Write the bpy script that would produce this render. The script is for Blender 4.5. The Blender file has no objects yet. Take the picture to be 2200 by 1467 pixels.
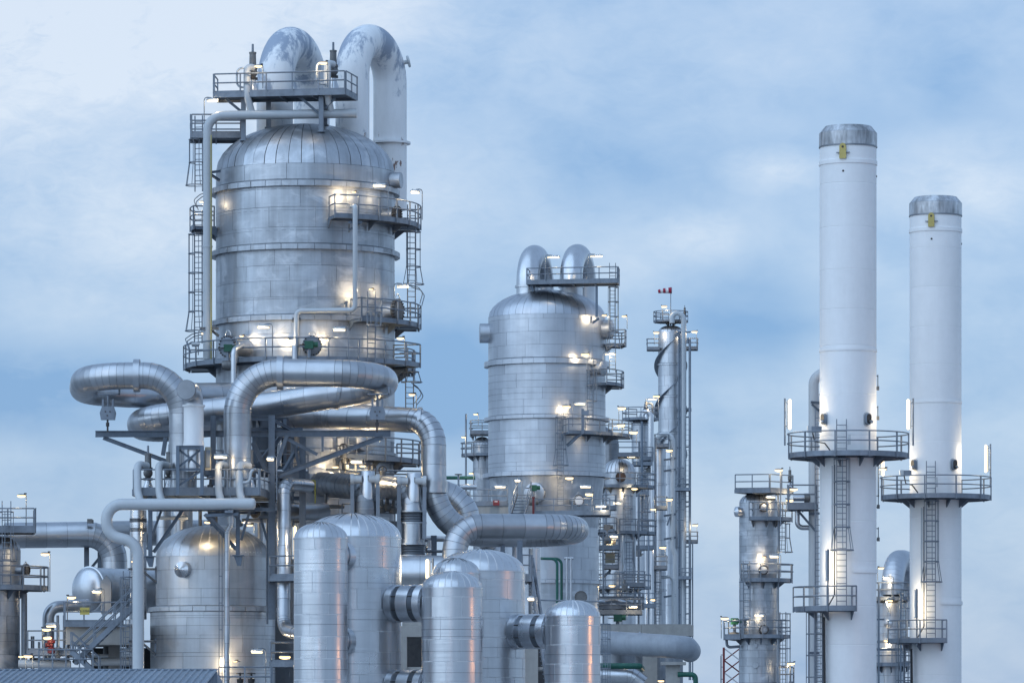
import bpy, math, random
from mathutils import Vector, Matrix
random.seed(7)
PI = math.pi
C = bpy.context.scene.collection
scene = bpy.context.scene

# ------------------------------------------------------------------ camera
F = 10000.0      # focal length in photo pixels (2200 wide)
YH = 1560.0      # photo row of the horizon
CZ = 6.0         # eye height above the ground, metres
cam_d = bpy.data.cameras.new('camera')
cam_d.sensor_width = 36.0
cam_d.lens = 36.0 * F / 2200.0
cam_d.shift_y = (YH - 733.5) / 2200.0
cam_d.clip_start = 1.0
cam_d.clip_end = 30000.0
cam = bpy.data.objects.new('camera', cam_d)
cam.location = (0, 0, CZ)
cam.rotation_euler = (PI / 2, 0, 0)
C.objects.link(cam)
scene.camera = cam

# ------------------------------------------------------------------ sky
SUN_EL, SUN_AZ = math.radians(36), math.radians(-135)   # azimuth from +Y towards +X
world = bpy.data.worlds.new('World')
scene.world = world
world.use_nodes = True
wn, wl = world.node_tree.nodes, world.node_tree.links
wn.clear()
w_out = wn.new('ShaderNodeOutputWorld')
def wmath(op, a, b=None, clamp=False):
    n = wn.new('ShaderNodeMath'); n.operation = op; n.use_clamp = clamp
    for i, v in enumerate((a, b)):
        if v is None: continue
        if isinstance(v, (int, float)): n.inputs[i].default_value = v
        else: wl.new(v, n.inputs[i])
    return n.outputs[0]
tc = wn.new('ShaderNodeTexCoord')
def wnoise(scale, mscale, detail, rough, dist=0.0, off=(0, 0, 0)):
    mp = wn.new('ShaderNodeMapping')
    mp.inputs['Scale'].default_value = mscale
    mp.inputs['Location'].default_value = off
    wl.new(tc.outputs['Generated'], mp.inputs['Vector'])
    nz = wn.new('ShaderNodeTexNoise')
    nz.inputs['Scale'].default_value = scale
    nz.inputs['Detail'].default_value = detail
    nz.inputs['Roughness'].default_value = rough
    nz.inputs['Distortion'].default_value = dist
    wl.new(mp.outputs[0], nz.inputs['Vector'])
    return nz.outputs['Fac']
def sky_dir(px, py):
    v = Vector(((px - 1100) / F, 1.0, (YH - py) / F)); return v.normalized()
def blob(px, py, rx, ry, soft=1.0):
    # 1 at the middle of a cloud, 0 at its rim (radii in photo pixels)
    d = sky_dir(px, py)
    mp = wn.new('ShaderNodeMapping')
    mp.vector_type = 'POINT'
    sx, sz = F / rx, F / ry
    mp.inputs['Scale'].default_value = (sx, 3.0, sz)
    mp.inputs['Location'].default_value = (-d.x * sx, -d.y * 3.0, -d.z * sz)
    wl.new(tc.outputs['Generated'], mp.inputs['Vector'])
    ln = wn.new('ShaderNodeVectorMath'); ln.operation = 'LENGTH'
    wl.new(mp.outputs[0], ln.inputs[0])
    return wmath('SUBTRACT', 1.0, ln.outputs['Value'], True)
big = wnoise(26.0, (1, 1, 1.7), 4.0, 0.5, 0.3, (.3, 0, .1))
fine = wnoise(48.0, (1, 1, 1.5), 7.0, 0.54, 0.5, (1.7, 0, .4))
dens = wmath('ADD', wmath('ADD', wmath('MULTIPLY', big, 0.42), .035), wmath('MULTIPLY', fine, 0.20))
wisp = wnoise(150.0, (1, 1, 2.2), 8.0, 0.62, 1.2, (.2, 0, 2.4))
dens = wmath('ADD', dens, wmath('MULTIPLY', wmath('SUBTRACT', wisp, .5), .07))
for (px, py, rx, ry, k) in [(120, 60, 900, 520, .36), (650, 30, 700, 260, .16), (2080, 400, 320, 150, .19), (1660, 365, 150, 60, .20),
                            (1500, 505, 120, 70, .15), (380, 520, 520, 260, .15), (950, 420, 300, 180, .10),
                            (100, 830, 460, 150, -.22), (960, 830, 330, 170, -.20), (1620, 690, 330, 150, -.12), (1200, 300, 420, 200, .0),
                            (1500, 130, 900, 210, .05), (60, 1020, 420, 120, .0), (1350, 560, 330, 150, .05), (1950, 250, 420, 150, -.07),
                            (1700, 1150, 900, 330, .02), (330, 310, 260, 120, -.12)]:
    dens = wmath('ADD', dens, wmath('MULTIPLY', wmath('MULTIPLY', blob(px, py, rx, ry), wmath('ADD', wmath('MULTIPLY', fine, 1.5), wmath('ADD', wmath('MULTIPLY', wisp, .9), -.15))), k * 1.15))
ramp = wn.new('ShaderNodeValToRGB')
wl.new(dens, ramp.inputs[0])
cr = ramp.color_ramp
cr.elements[0].position = .16; cr.elements[0].color = (.120, .275, .545, 1)
cr.elements[1].position = .74; cr.elements[1].color = (.600, .665, .770, 1)
e = cr.elements.new(.27); e.color = (.232, .375, .608, 1)
e = cr.elements.new(.39); e.color = (.335, .462, .662, 1)
nish = wn.new('ShaderNodeTexSky')
nish.sky_type = 'NISHITA'
nish.sun_disc = False
nish.sun_elevation = SUN_EL
nish.sun_rotation = SUN_AZ
bg1 = wn.new('ShaderNodeBackground'); bg1.inputs['Strength'].default_value = .03
wl.new(nish.outputs[0], bg1.inputs['Color'])
bg2 = wn.new('ShaderNodeBackground'); bg2.inputs['Strength'].default_value = 1.0
wl.new(ramp.outputs['Color'], bg2.inputs['Color'])
addn = wn.new('ShaderNodeAddShader')
wl.new(bg1.outputs[0], addn.inputs[0]); wl.new(bg2.outputs[0], addn.inputs[1])
wl.new(addn.outputs[0], w_out.inputs['Surface'])

# ------------------------------------------------------------------ sun behind the cloud
sun_d = bpy.data.lights.new('sun', 'SUN')
sun_d.energy = 1.7
sun_d.angle = math.radians(100)
sun_d.color = (0.58, 0.78, 1.0)
sun = bpy.data.objects.new('sun', sun_d)
sv = Vector((math.sin(SUN_AZ) * math.cos(SUN_EL), math.cos(SUN_AZ) * math.cos(SUN_EL), math.sin(SUN_EL)))
sun.rotation_euler = sv.to_track_quat('Z', 'Y').to_euler()
C.objects.link(sun)

scene.view_settings.view_transform = 'Standard'
scene.view_settings.look = 'None'
scene.view_settings.exposure = 0.0
scene.view_settings.gamma = 1.0
scene.view_settings.use_curve_mapping = False
scene.render.engine = 'CYCLES'
cy = scene.cycles
cy.use_denoising = True
cy.sample_clamp_indirect = 4.0
cy.max_bounces = 6
cy.glossy_bounces = 4
cy.diffuse_bounces = 3
cy.transmission_bounces = 2
cy.caustics_reflective = False
cy.caustics_refractive = False

# ------------------------------------------------------------------ helpers
def W(px, py, D): return Vector(((px - 1100) / F * D, D, CZ + (YH - py) / F * D))
def Xw(px, D): return (px - 1100) / F * D
def Zw(py, D): return CZ + (YH - py) / F * D
def pol(r, a, z=0.0): return Vector((r * math.sin(a), -r * math.cos(a), z))   # angle 0 faces the camera, + to the right
rad = math.radians

class MB:
    def __init__(s): s.v = []; s.f = []
    def add(s, vs, fs, M=None):
        o = len(s.v)
        s.v.extend([(M @ Vector(v)) if M is not None else Vector(v) for v in vs])
        s.f.extend([tuple(i + o for i in f) for f in fs])
        return s
    def box(s, c, size, M=None):
        x, y, z = c; a, b, h = size[0] / 2, size[1] / 2, size[2] / 2
        vs = [(x + i * a, y + j * b, z + k * h) for k in (-1, 1) for j in (-1, 1) for i in (-1, 1)]
        return s.add(vs, [(0, 2, 3, 1), (4, 5, 7, 6), (0, 1, 5, 4), (2, 6, 7, 3), (0, 4, 6, 2), (1, 3, 7, 5)], M)
    def beam(s, p, q, w, h, up=Vector((0, 0, 1))):
        p, q = Vector(p), Vector(q); d = (q - p)
        if d.length < 1e-6: return s
        d.normalize()
        x = d.cross(up)
        if x.length < 1e-3: x = d.cross(Vector((0, 1, 0)))
        x.normalize(); y = x.cross(d).normalized()
        x = x * (w / 2); y = y * (h / 2)
        vs = [p - x - y, p + x - y, p + x + y, p - x + y, q - x - y, q + x - y, q + x + y, q - x + y]
        return s.add(vs, [(0, 3, 2, 1), (4, 5, 6, 7), (0, 1, 5, 4), (1, 2, 6, 5), (2, 3, 7, 6), (3, 0, 4, 7)])
    def ibeam(s, p, q, w, h, t=.03, up=Vector((0, 0, 1))):
        p, q = Vector(p), Vector(q); d = (q - p).normalized()
        x = d.cross(up)
        if x.length < 1e-3: x = d.cross(Vector((0, 1, 0)))
        x.normalize(); y = x.cross(d).normalized()
        o = y * (h / 2 - t / 2)
        s.beam(p + o, q + o, w, t, up); s.beam(p - o, q - o, w, t, up)
        s.beam(p, q, t, h - 2 * t - .002, up)
        return s
    def tube(s, pts, r, n=8, caps=True, rs=None):
        pts = [Vector(p) for p in pts]
        m = len(pts); o = len(s.v); pu = None
        for i, p in enumerate(pts):
            t = (pts[min(i + 1, m - 1)] - pts[max(i - 1, 0)])
            t.normalize()
            if pu is None:
                pu = t.orthogonal().normalized()
            else:
                pu = (pu - t * pu.dot(t)); 
                pu = pu.normalized() if pu.length > 1e-6 else t.orthogonal().normalized()
            w = t.cross(pu)
            rr = rs[i] if rs else r
            for k in range(n):
                a = 2 * PI * k / n
                s.v.append(p + pu * (rr * math.cos(a)) + w * (rr * math.sin(a)))
        for i in range(m - 1):
            for k in range(n):
                k2 = (k + 1) % n
                s.f.append((o + i * n + k, o + i * n + k2, o + (i + 1) * n + k2, o + (i + 1) * n + k))
        if caps:
            s.f.append(tuple(o + k for k in reversed(range(n))))
            s.f.append(tuple(o + (m - 1) * n + k for k in range(n)))
        return s
    def lathe(s, prof, n=32, M=None, a0=0.0, a1=2 * PI):
        full = abs(a1 - a0 - 2 * PI) < 1e-6
        cols = n if full else n + 1
        vs = []
        for (r, z) in prof:
            for k in range(cols):
                a = a0 + (a1 - a0) * k / n
                vs.append((r * math.sin(a), -r * math.cos(a), z))
        fs = []
        for i in range(len(prof) - 1):
            for k in range(n):
                k2 = (k + 1) % cols if full else k + 1
                fs.append((i * cols + k, i * cols + k2, (i + 1) * cols + k2, (i + 1) * cols + k))
        return s.add(vs, fs, M)
    def cyl(s, p, q, r, n=16, r2=None):
        return s.tube([p, q], r, n, True, [r, r if r2 is None else r2])
    def mesh(s, name, angle=40):
        me = bpy.data.meshes.new(name)
        me.from_pydata([tuple(v) for v in s.v], [], s.f)
        me.validate()
        me.shade_smooth()
        me.set_sharp_from_angle(angle=rad(angle))
        return me

ORG = {}
def _wloc(o): return ORG.get(o.name, Vector((0, 0, 0)))
def thing(name, label, cat, loc=(0, 0, 0), group=None, kind=None):
    o = bpy.data.objects.new(name, None)
    o.empty_display_size = .3
    C.objects.link(o)
    o.location = loc
    ORG[o.name] = Vector(loc)
    o['label'] = label; o['category'] = cat
    if group: o['group'] = group
    if kind: o['kind'] = kind
    return o
def part(name, mb, mat, parent, label=None, stuff=False, angle=40):
    """mesh given in world coordinates, linked as a child of parent"""
    org = _wloc(parent)
    mb.v = [v - org for v in mb.v]
    me = mb.mesh(name, angle)
    me.materials.append(mat)
    o = bpy.data.objects.new(name, me)
    C.objects.link(o)
    o.parent = parent
    ORG[o.name] = org
    if label: o['label'] = label
    if stuff: o['kind'] = 'stuff'
    return o
def inst(name, me, parent, loc=(0, 0, 0), rot=(0, 0, 0), scale=None):
    o = bpy.data.objects.new(name, me)
    C.objects.link(o)
    o.parent = parent
    o.location = loc; o.rotation_euler = rot
    if scale: o.scale = scale
    return o
_mc = {}
def cached(key, fn, mat):
    k = (key, mat.name)
    if k not in _mc:
        mb = fn(); me = mb.mesh(key[0]); me.materials.append(mat); _mc[k] = me
    return _mc[k]

# ------------------------------------------------------------------ materials
def _nt(name):
    m = bpy.data.materials.new(name); m.use_nodes = True
    nt = m.node_tree; nt.nodes.clear()
    out = nt.nodes.new('ShaderNodeOutputMaterial'); b = nt.nodes.new('ShaderNodeBsdfPrincipled')
    nt.links.new(b.outputs[0], out.inputs[0])
    return m, nt, b
def _noise(nt, scale, ms=(1, 1, 1), detail=3.0, rough=.55, coord=None, dist=0.0):
    if coord is None:
        g = nt.nodes.new('ShaderNodeNewGeometry'); coord = g.outputs['Position']
    mp = nt.nodes.new('ShaderNodeMapping'); mp.inputs['Scale'].default_value = ms
    nt.links.new(coord, mp.inputs[0])
    n = nt.nodes.new('ShaderNodeTexNoise')
    n.inputs['Scale'].default_value = scale; n.inputs['Detail'].default_value = detail
    n.inputs['Roughness'].default_value = rough; n.inputs['Distortion'].default_value = dist
    nt.links.new(mp.outputs[0], n.inputs['Vector'])
    return n.outputs['Fac']
def _map(nt, v, a, b, c, d):
    n = nt.nodes.new('ShaderNodeMapRange')
    n.inputs[1].default_value = a; n.inputs[2].default_value = b
    n.inputs[3].default_value = c; n.inputs[4].default_value = d
    nt.links.new(v, n.inputs[0]); return n.outputs[0]
def _mul(nt, a, b, op='MULTIPLY'):
    n = nt.nodes.new('ShaderNodeMath'); n.operation = op
    for i, v in enumerate((a, b)):
        if isinstance(v, (int, float)): n.inputs[i].default_value = v
        else: nt.links.new(v, n.inputs[i])
    return n.outputs[0]
def _tint(nt, col, val):
    n = nt.nodes.new('ShaderNodeVectorMath'); n.operation = 'SCALE'
    n.inputs[0].default_value = col[:3]
    nt.links.new(val, n.inputs['Scale']); return n.outputs[0]
def _mix(nt, fac, a, b):
    n = nt.nodes.new('ShaderNodeMix'); n.data_type = 'RGBA'
    for i, v in ((0, fac), (6, a), (7, b)):
        if isinstance(v, (tuple, list)): n.inputs[i].default_value = (*v[:3], 1)
        elif isinstance(v, (int, float)): n.inputs[i].default_value = v
        else: nt.links.new(v, n.inputs[i])
    return n.outputs[2]
def metal(name, base, rough=.34, dirt=.25, var=.14, bump=.25, metallic=.92, streak=(2.2, 2.2, .12), wave=.7, stain=None, bloom=None):
    m, nt, b = _nt(name)
    st = _noise(nt, 1.0, streak, 5, .62)
    bl = _noise(nt, .35, (1, 1, 1.4), 4, .6)
    oi = nt.nodes.new('ShaderNodeObjectInfo')
    v = _map(nt, st, .35, .7, 1.0, 1.0 - dirt)
    v = _mul(nt, v, _map(nt, bl, .35, .7, 1.0 + dirt * .3, 1.0 - dirt * .6))
    v = _mul(nt, v, _map(nt, oi.outputs['Random'], 0, 1, 1 - var, 1 + var))
    col = _tint(nt, base, v)
    if stain:
        sn = _noise(nt, .9, (2.5, 2.5, .35), 5, .65)
        col = _mix(nt, _map(nt, sn, .58, .76, 0, .55), col, stain)
    rg = _map(nt, bl, .3, .7, rough * .8, rough * 1.3)
    if bloom:      # chalky oxide bloom in soft patches
        o1 = _noise(nt, .55, (1, 1, 1.6), 7, .62, dist=.8)
        om = _map(nt, o1, .53, .68, 0, bloom)
        col = _mix(nt, om, col, (.74, .76, .79))
        rg = _mul(nt, rg, _mul(nt, om, .22), 'ADD')
    nt.links.new(col, b.inputs['Base Color'])
    b.inputs['Metallic'].default_value = metallic
    nt.links.new(rg, b.inputs['Roughness'])
    # rolled sheet: fine horizontal waviness plus shallow dents
    w1 = _noise(nt, 3.0, (.06, .06, 3.0), 3, .6)
    w2 = _noise(nt, wave, (1, 1, 1), 2, .5)
    h = _mul(nt, _mul(nt, w1, .34), w2, 'ADD')
    bp = nt.nodes.new('ShaderNodeBump'); bp.inputs['Strength'].default_value = bump
    bp.inputs['Distance'].default_value = .06
    nt.links.new(h, bp.inputs['Height']); nt.links.new(bp.outputs[0], b.inputs['Normal'])
    return m
def paint(name, col, rough=.45, dirt=.2, metallic=0.0, rust=0.0, scale=.8, bump=.05, var=.06):
    m, nt, b = _nt(name)
    st = _noise(nt, scale, (2.0, 2.0, .3), 5, .62)
    bl = _noise(nt, scale * 5, (1, 1, 1), 4, .6)
    v = _mul(nt, _map(nt, st, .38, .72, 1.0, 1.0 - dirt), _map(nt, bl, .4, .75, 1.0, 1.0 - dirt * .5))
    oi = nt.nodes.new('ShaderNodeObjectInfo'); v = _mul(nt, v, _map(nt, oi.outputs['Random'], 0, 1, 1 - var, 1 + var))
    c = _tint(nt, col, v)
    if rust:
        rn = _noise(nt, scale * 2.5, (1, 1, .6), 6, .7)
        c = _mix(nt, _map(nt, rn, .66 - rust * .1, .72, 0, .85), c, (.11, .045, .022))
    nt.links.new(c, b.inputs['Base Color'])
    b.inputs['Metallic'].default_value = metallic
    nt.links.new(_map(nt, bl, .3, .7, rough * .85, rough * 1.2), b.inputs['Roughness'])
    bp = nt.nodes.new('ShaderNodeBump'); bp.inputs['Strength'].default_value = bump; bp.inputs['Distance'].default_value = .02
    nt.links.new(bl, bp.inputs['Height']); nt.links.new(bp.outputs[0], b.inputs['Normal'])
    return m
def glow(name, col, st):
    m = bpy.data.materials.new(name); m.use_nodes = True
    nt = m.node_tree; nt.nodes.clear()
    out = nt.nodes.new('ShaderNodeOutputMaterial'); e = nt.nodes.new('ShaderNodeEmission')
    e.inputs[0].default_value = (*col, 1); e.inputs[1].default_value = st
    nt.links.new(e.outputs[0], out.inputs[0]); return m

M_old = metal('weathered_aluminium', (.48, .51, .55), .42, .24, .05, .26, stain=(.27, .265, .27), bloom=.6)
M_clean = metal('clean_aluminium', (.52, .55, .595), .38, .13, .02, .14)
M_drum = metal('drum_aluminium', (.63, .655, .69), .30, .14, .018, .17)
M_tank = metal('tank_aluminium', (.60, .63, .665), .44, .14, .04, .22, stain=(.30, .29, .285), bloom=.35)
M_pipe = metal('pipe_aluminium', (.51, .535, .57), .33, .18, .10, .14, streak=(1, 1, 1))
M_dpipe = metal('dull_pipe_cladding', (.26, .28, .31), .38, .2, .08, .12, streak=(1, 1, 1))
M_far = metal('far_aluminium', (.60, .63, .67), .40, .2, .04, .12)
M_cap = metal('stained_steel_cap', (.66, .68, .71), .45, .6, .05, .2, streak=(3, 3, .6))
M_dark = paint('dark_gap_and_shade', (.035, .037, .042), .7, .2)
M_seal = paint('pale_sealant', (.80, .82, .85), .55, .1)
M_joint = metal('joint_strip', (.30, .32, .35), .5, .2, .0, .05)
M_steel = paint('galvanised_steel', (.225, .26, .31), .45, .3, .3)
M_frame = paint('grey_structural_paint', (.155, .195, .25), .5, .3, .1)
M_grate = paint('deck_grating', (.15, .18, .225), .6, .3, .2)
M_bolt = paint('blackened_flange', (.07, .065, .065), .5, .3, .4)
M_castg = paint('cast_valve_grey', (.20, .205, .21), .5, .4, .4, rust=.4)
M_white = paint('white_stack_paint', (.84, .85, .86), .38, .07, scale=.5, var=.01)
M_grey = paint('pale_grey_pipe_paint', (.50, .535, .565), .36, .10, scale=.5)
M_duct = paint('blue_grey_duct_paint', (.30, .335, .385), .5, .18)
M_green = paint('green_pipe_paint', (.010, .105, .078), .45, .3)
M_gact = paint('green_actuator_paint', (.012, .105, .06), .45, .35)
M_red = paint('red_paint', (.17, .022, .026), .45, .2)
M_yellow = paint('yellow_lug_paint', (.52, .42, .13), .5, .1)
M_yrod = paint('yellow_rod_paint', (.55, .47, .06), .5, .1)
M_conc = paint('concrete', (.36, .36, .35), .8, .22, scale=.5, bump=.2)
M_roof = paint('blue_grey_roof_sheet', (.20, .255, .32), .45, .22, var=.12)
M_black = paint('black_rubber', (.025, .025, .028), .5, .1)
M_warm = glow('lamp_glow', (1.0, .80, .50), 32.0)
M_warm2 = glow('flood_lamp_glow', (1.0, .72, .36), 2.7)
M_tubeg = glow('fluorescent_glow', (1.0, .80, .50), 2.5)
M_orange = glow('sodium_glow', (1.0, .36, .08), 900.0)

def worn_white():
    m, nt, b = _nt('worn_white_paint')
    g = nt.nodes.new('ShaderNodeNewGeometry')
    sep = nt.nodes.new('ShaderNodeSeparateXYZ'); nt.links.new(g.outputs['Position'], sep.inputs[0])
    n1 = _noise(nt, .55, (1.0, 1.0, .55), 7, .66, dist=.5)
    n2 = _noise(nt, 3.6, (1, 1, .30), 6, .72)
    hgt = _map(nt, sep.outputs['Z'], 39.5, 44.5, -.04, .115)
    k = _mul(nt, _mul(nt, n1, hgt, 'ADD'), _mul(nt, n2, .34), 'ADD')
    mask = _map(nt, k, .735, .83, 0, .9)
    c = _mix(nt, mask, _tint(nt, (.80, .82, .84), _map(nt, n2, .4, .8, 1, .9)), (.27, .33, .43))
    r2 = _noise(nt, 1.3, (1, 1, .5), 6, .7)
    low = _map(nt, sep.outputs['Z'], 39.0, 41.0, .1, 0)
    c = _mix(nt, _map(nt, _mul(nt, r2, low, 'ADD'), .70, .735, 0, .9), c, (.16, .075, .045))
    nt.links.new(c, b.inputs['Base Color'])
    nt.links.new(_map(nt, mask, 0, 1, .4, .6), b.inputs['Roughness'])
    return m
M_worn = worn_white()

# ------------------------------------------------------------------ builders
def lathe_dir(mb, prof, p, d, n=24):
    """lathe whose axis starts at p and runs along d"""
    q = Vector(d).to_track_quat('Z', 'Y').to_matrix().to_4x4()
    return mb.lathe(prof, n, Matrix.Translation(Vector(p)) @ q)

class Col:
    def __init__(s, name, label, px, D, Rpx, mat, under, cat='column', group=None):
        s.px, s.D, s.mat, s.under = px, D, mat, under
        s.R = Rpx * D / F
        s.x = Xw(px, D)
        s.t = thing(name, label, cat, (s.x, D, 0), group)
        s.seed = 0
    def zf(s, py): return Zw(py, s.D - s.R)
    def m(s, px): return px * s.D / F
    def org(s): return Vector((s.x, s.D, 0))
    def shell(s, z0, z1, R=None, name='inner_shell', R2=None, inset=.03):
        R = R or s.R
        mb = MB(); mb.lathe([(R - inset, z0), ((R2 or R) - inset, z1)], 64, Matrix.Translation(s.org()))
        part(name, mb, s.under, s.t)
    def clad(s, ys, n, gap=.022, R=None, front=112, jit=.006, mat=None, off=None, seg=6):
        R = R or s.R; mat = mat or s.mat
        for i in range(len(ys) - 1):
            z1, z0 = s.zf(ys[i]), s.zf(ys[i + 1])
            h = z1 - z0 - gap; w = 2 * PI / n - gap / R
            key = ('panel', round(R, 3), round(h, 3), n)
            def mk():
                mb = MB(); pr = [(R - .05, 0), (R, 0), (R, h), (R - .05, h)]
                mb.lathe(pr, seg, None, -w / 2, w / 2)
                nn = seg + 1
                mb.f.append((0, nn, 2 * nn, 3 * nn)); mb.f.append((seg, 3 * nn + seg, 2 * nn + seg, nn + seg))
                return mb
            me = cached(key, mk, mat)
            s.seed += 1
            o0 = (off if off is not None else .3) + (i % 2) * .5 + (s.seed % 3) * .09
            for k in range(n):
                a = (k + o0) * 2 * PI / n
                a = (a + PI) % (2 * PI) - PI
                if abs(a) > rad(front): continue
                j = random.uniform(-1, 1) * jit
                inst('panel', me, s.t, pol(j, a, z0 + gap / 2), (random.uniform(-1, 1) * jit * .3, random.uniform(-1, 1) * jit * .3, a))
    def straps(s, ys, R=None, proud=.007, hh=.03, mat=None, name='strap'):
        R = R or s.R
        for y in ys:
            z = s.zf(y); mb = MB(); mb.lathe([(R - .01, z - hh / 2), (R + proud, z - hh / 2), (R + proud, z + hh / 2), (R - .01, z + hh / 2)], 64, Matrix.Translation(s.org()))
            part(name, mb, mat or M_joint, s.t)
    def dome(s, py, H, n, gap=.03, front=118, R=None, mat=None, jit=.008, seal=None, inset=.04):
        R = R or s.R; z0 = s.zf(py); mat = mat or s.mat
        mb = MB(); N = 12
        mb.lathe([((R - inset) * math.cos(t), z0 + (H - inset) * math.sin(t)) for t in [PI / 2 * i / N * .999 for i in range(N + 1)]], 64, Matrix.Translation(s.org()))
        part('dome_shell', mb, seal or s.under, s.t)
        def mk(gp):
            mb = MB(); vs = []; fs = []; T = 9
            for i in range(T + 1):
                t = rad(86.0) * (i / T) ** .9
                r, z = R * math.cos(t), H * math.sin(t)
                hw = max(PI / n - gp / (2 * r), PI / n * .12)
                for a in (-hw, 0, hw): vs.append((r * math.sin(a), -r * math.cos(a), z))
            for i in range(T + 1):
                t = rad(86.0) * (i / T) ** .9
                r, z = (R - .05) * math.cos(t), (H - .05) * math.sin(t)
                hw = max(PI / n - gp / (2 * r), PI / n * .12)
                for a in (-hw, hw): vs.append((r * math.sin(a), -r * math.cos(a), z))
            o = 3 * (T + 1)
            for i in range(T):
                b = 3 * i
                fs += [(b, b + 1, b + 4, b + 3), (b + 1, b + 2, b + 5, b + 4)]
                c = o + 2 * i
                fs += [(c, b, b + 3, c + 2), (b + 2, c + 1, c + 3, b + 5)]
            fs += [(0, o, o + 1, 2, 1)]
            return mb.add(vs, fs)
        mes = [cached(('dome_panel', round(R, 3), n, g), (lambda g=g: mk(g)), mat) for g in (gap, gap * .45, gap * 2.0)]
        for k in range(n):
            a = (k + .5) * 2 * PI / n; a = (a + PI) % (2 * PI) - PI
            if abs(a) > rad(front): continue
            inst('dome_panel', random.choices(mes, (5, 4, 3))[0], s.t, (0, 0, z0 + random.uniform(0, jit)), (0, 0, a))
        mb = MB(); mb.lathe([(R * .12, z0 + H * .975), (R * .10, z0 + H * 1.006), (.001, z0 + H * 1.012)], 24, Matrix.Translation(s.org()))
        part('crown_plate', mb, mat, s.t)
        s.dz, s.dH, s.dR = z0, H, R
    def open_seams(s, n, ks, t0=48, t1=84, w=.035):
        # joints between dome panels that have sprung open
        for k in ks:
            a = k * 2 * PI / n; mb = MB(); vs = []; T = 6
            b0 = rad(t0 + random.uniform(-8, 8)); b1 = rad(t1 - random.uniform(0, 6))
            for i in range(T + 1):
                t = b0 + (b1 - b0) * i / T
                for e, f in ((-1, 1.0), (1, 1.0), (1, -1), (-1, -1)):
                    rr = (s.dR + .004 * f) * math.cos(t); z = s.dz + (s.dH + .012 + .004 * f) * math.sin(t)
                    ww = w * math.sin(PI * (i + .6) / (T + 1.2)) / 2
                    vs.append(s.org() + pol(rr, a, z) + pol(e * ww, a + PI / 2))
            fs = [(4 * i + j, 4 * i + (j + 1) % 4, 4 * i + 4 + (j + 1) % 4, 4 * i + 4 + j) for i in range(T) for j in range(4)]
            mb.add(vs, fs); part('open_seam', mb, M_dark, s.t)
    def domez(s, x, y):
        q = 1 - ((x - s.x) ** 2 + (y - s.D) ** 2) / s.dR ** 2
        return s.dz + s.dH * math.sqrt(max(q, 0))
    def ring(s, py0, py1, Rpx, n=36, front=112, gap=.03, mat=None, R0=None, name='ring_segment'):
        R1 = s.m(Rpx); R0 = R0 or s.R - .02
        z1, z0 = Zw(py0, s.D - R1), Zw(py1, s.D - R1)
        h = z1 - z0; w = 2 * PI / n - gap / R1
        def mk():
            mb = MB(); sg = 3
            mb.lathe([(R0, h * .15), (R1, 0), (R1, h * .8), (R0, h)], sg, None, -w / 2, w / 2)
            mb.f.append((0, 4, 8, 12)); mb.f.append((3, 15, 11, 7))
            return mb
        me = cached((name, round(R1, 3), round(h, 3), n), mk, mat or s.mat)
        mb = MB(); mb.lathe([(R0, z0 + h * .2), (R1 - .05, z0 + .03), (R1 - .05, z1 - h * .25), (R0, z1 - .04)], 64, Matrix.Translation(s.org()))
        part('ring_backing', mb, s.under, s.t)
        for k in range(n):
            a = (k + .3) * 2 * PI / n; a = (a + PI) % (2 * PI) - PI
            if abs(a) > rad(front): continue
            inst(name, me, s.t, pol(random.uniform(-.012, .012), a, z0), (0, 0, a))
    def plain(s, z0, z1, R=None, R2=None, mat=None, name='skirt', n=64):
        R = R or s.R
        mb = MB(); mb.lathe([(R, z0), (R2 or R, z1)], n, Matrix.Translation(s.org()))
        part(name, mb, mat or s.mat, s.t)
    def manway(s, a, py, rpx, L=.5, kind='flange', mat=None, cover=None, R=None):
        a = rad(a); R = R or s.R; r = s.m(rpx)
        d = pol(1, a); z = Zw(py, s.D - R * math.cos(a)); p = s.org() + pol(R - .1, a, z)
        if kind == 'flange':
            mb = MB(); lathe_dir(mb, [(r * .82, 0), (r * .82, L)], p, d, 24)
            o = part('manway', mb, mat or s.mat, s.t)
            mb = MB(); lathe_dir(mb, [(r * .8, L), (r, L), (r, L + .09), (r * .97, L + .10), (r * .97, L + .19), (r * .9, L + .2), (.001, L + .2)], p, d, 28)
            part('manway_cover', mb, cover or M_steel, o)
            mb = MB(); nb = 20
            u = d.orthogonal().normalized(); w = d.cross(u)
            for k in range(nb):
                t = 2 * PI * k / nb
                q = p + (u * math.cos(t) + w * math.sin(t)) * r * .93 + d * (L + .05)
                mb.cyl(q, q + d * .2, .05 * max(1, r / .7), 5)
            part('bolts', mb, M_bolt, o, stuff=True)
            mb = MB(); pts = [p + d * (L + .12) + Vector((0, 0, r * 1.0)) + Vector((math.cos(rad(t)) * r * .35 * math.cos(a), math.cos(rad(t)) * r * .35 * math.sin(a), math.sin(rad(t)) * r * .45)) for t in range(0, 181, 30)]
            mb.tube(pts, .03, 6); part('davit', mb, M_grey, o)
        elif kind == 'cone':
            mb = MB(); lathe_dir(mb, [(r, 0), (r, L), (.001, L + r * .45)], p, d, 32)
            part('nozzle_cap', mb, mat or s.mat, s.t, angle=25)
        elif kind == 'disc':
            mb = MB(); lathe_dir(mb, [(r, 0), (r, L), (r * .95, L + .02), (.001, L + .02)], p, d, 28)
            part('nozzle_cap', mb, mat or s.mat, s.t)

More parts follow.
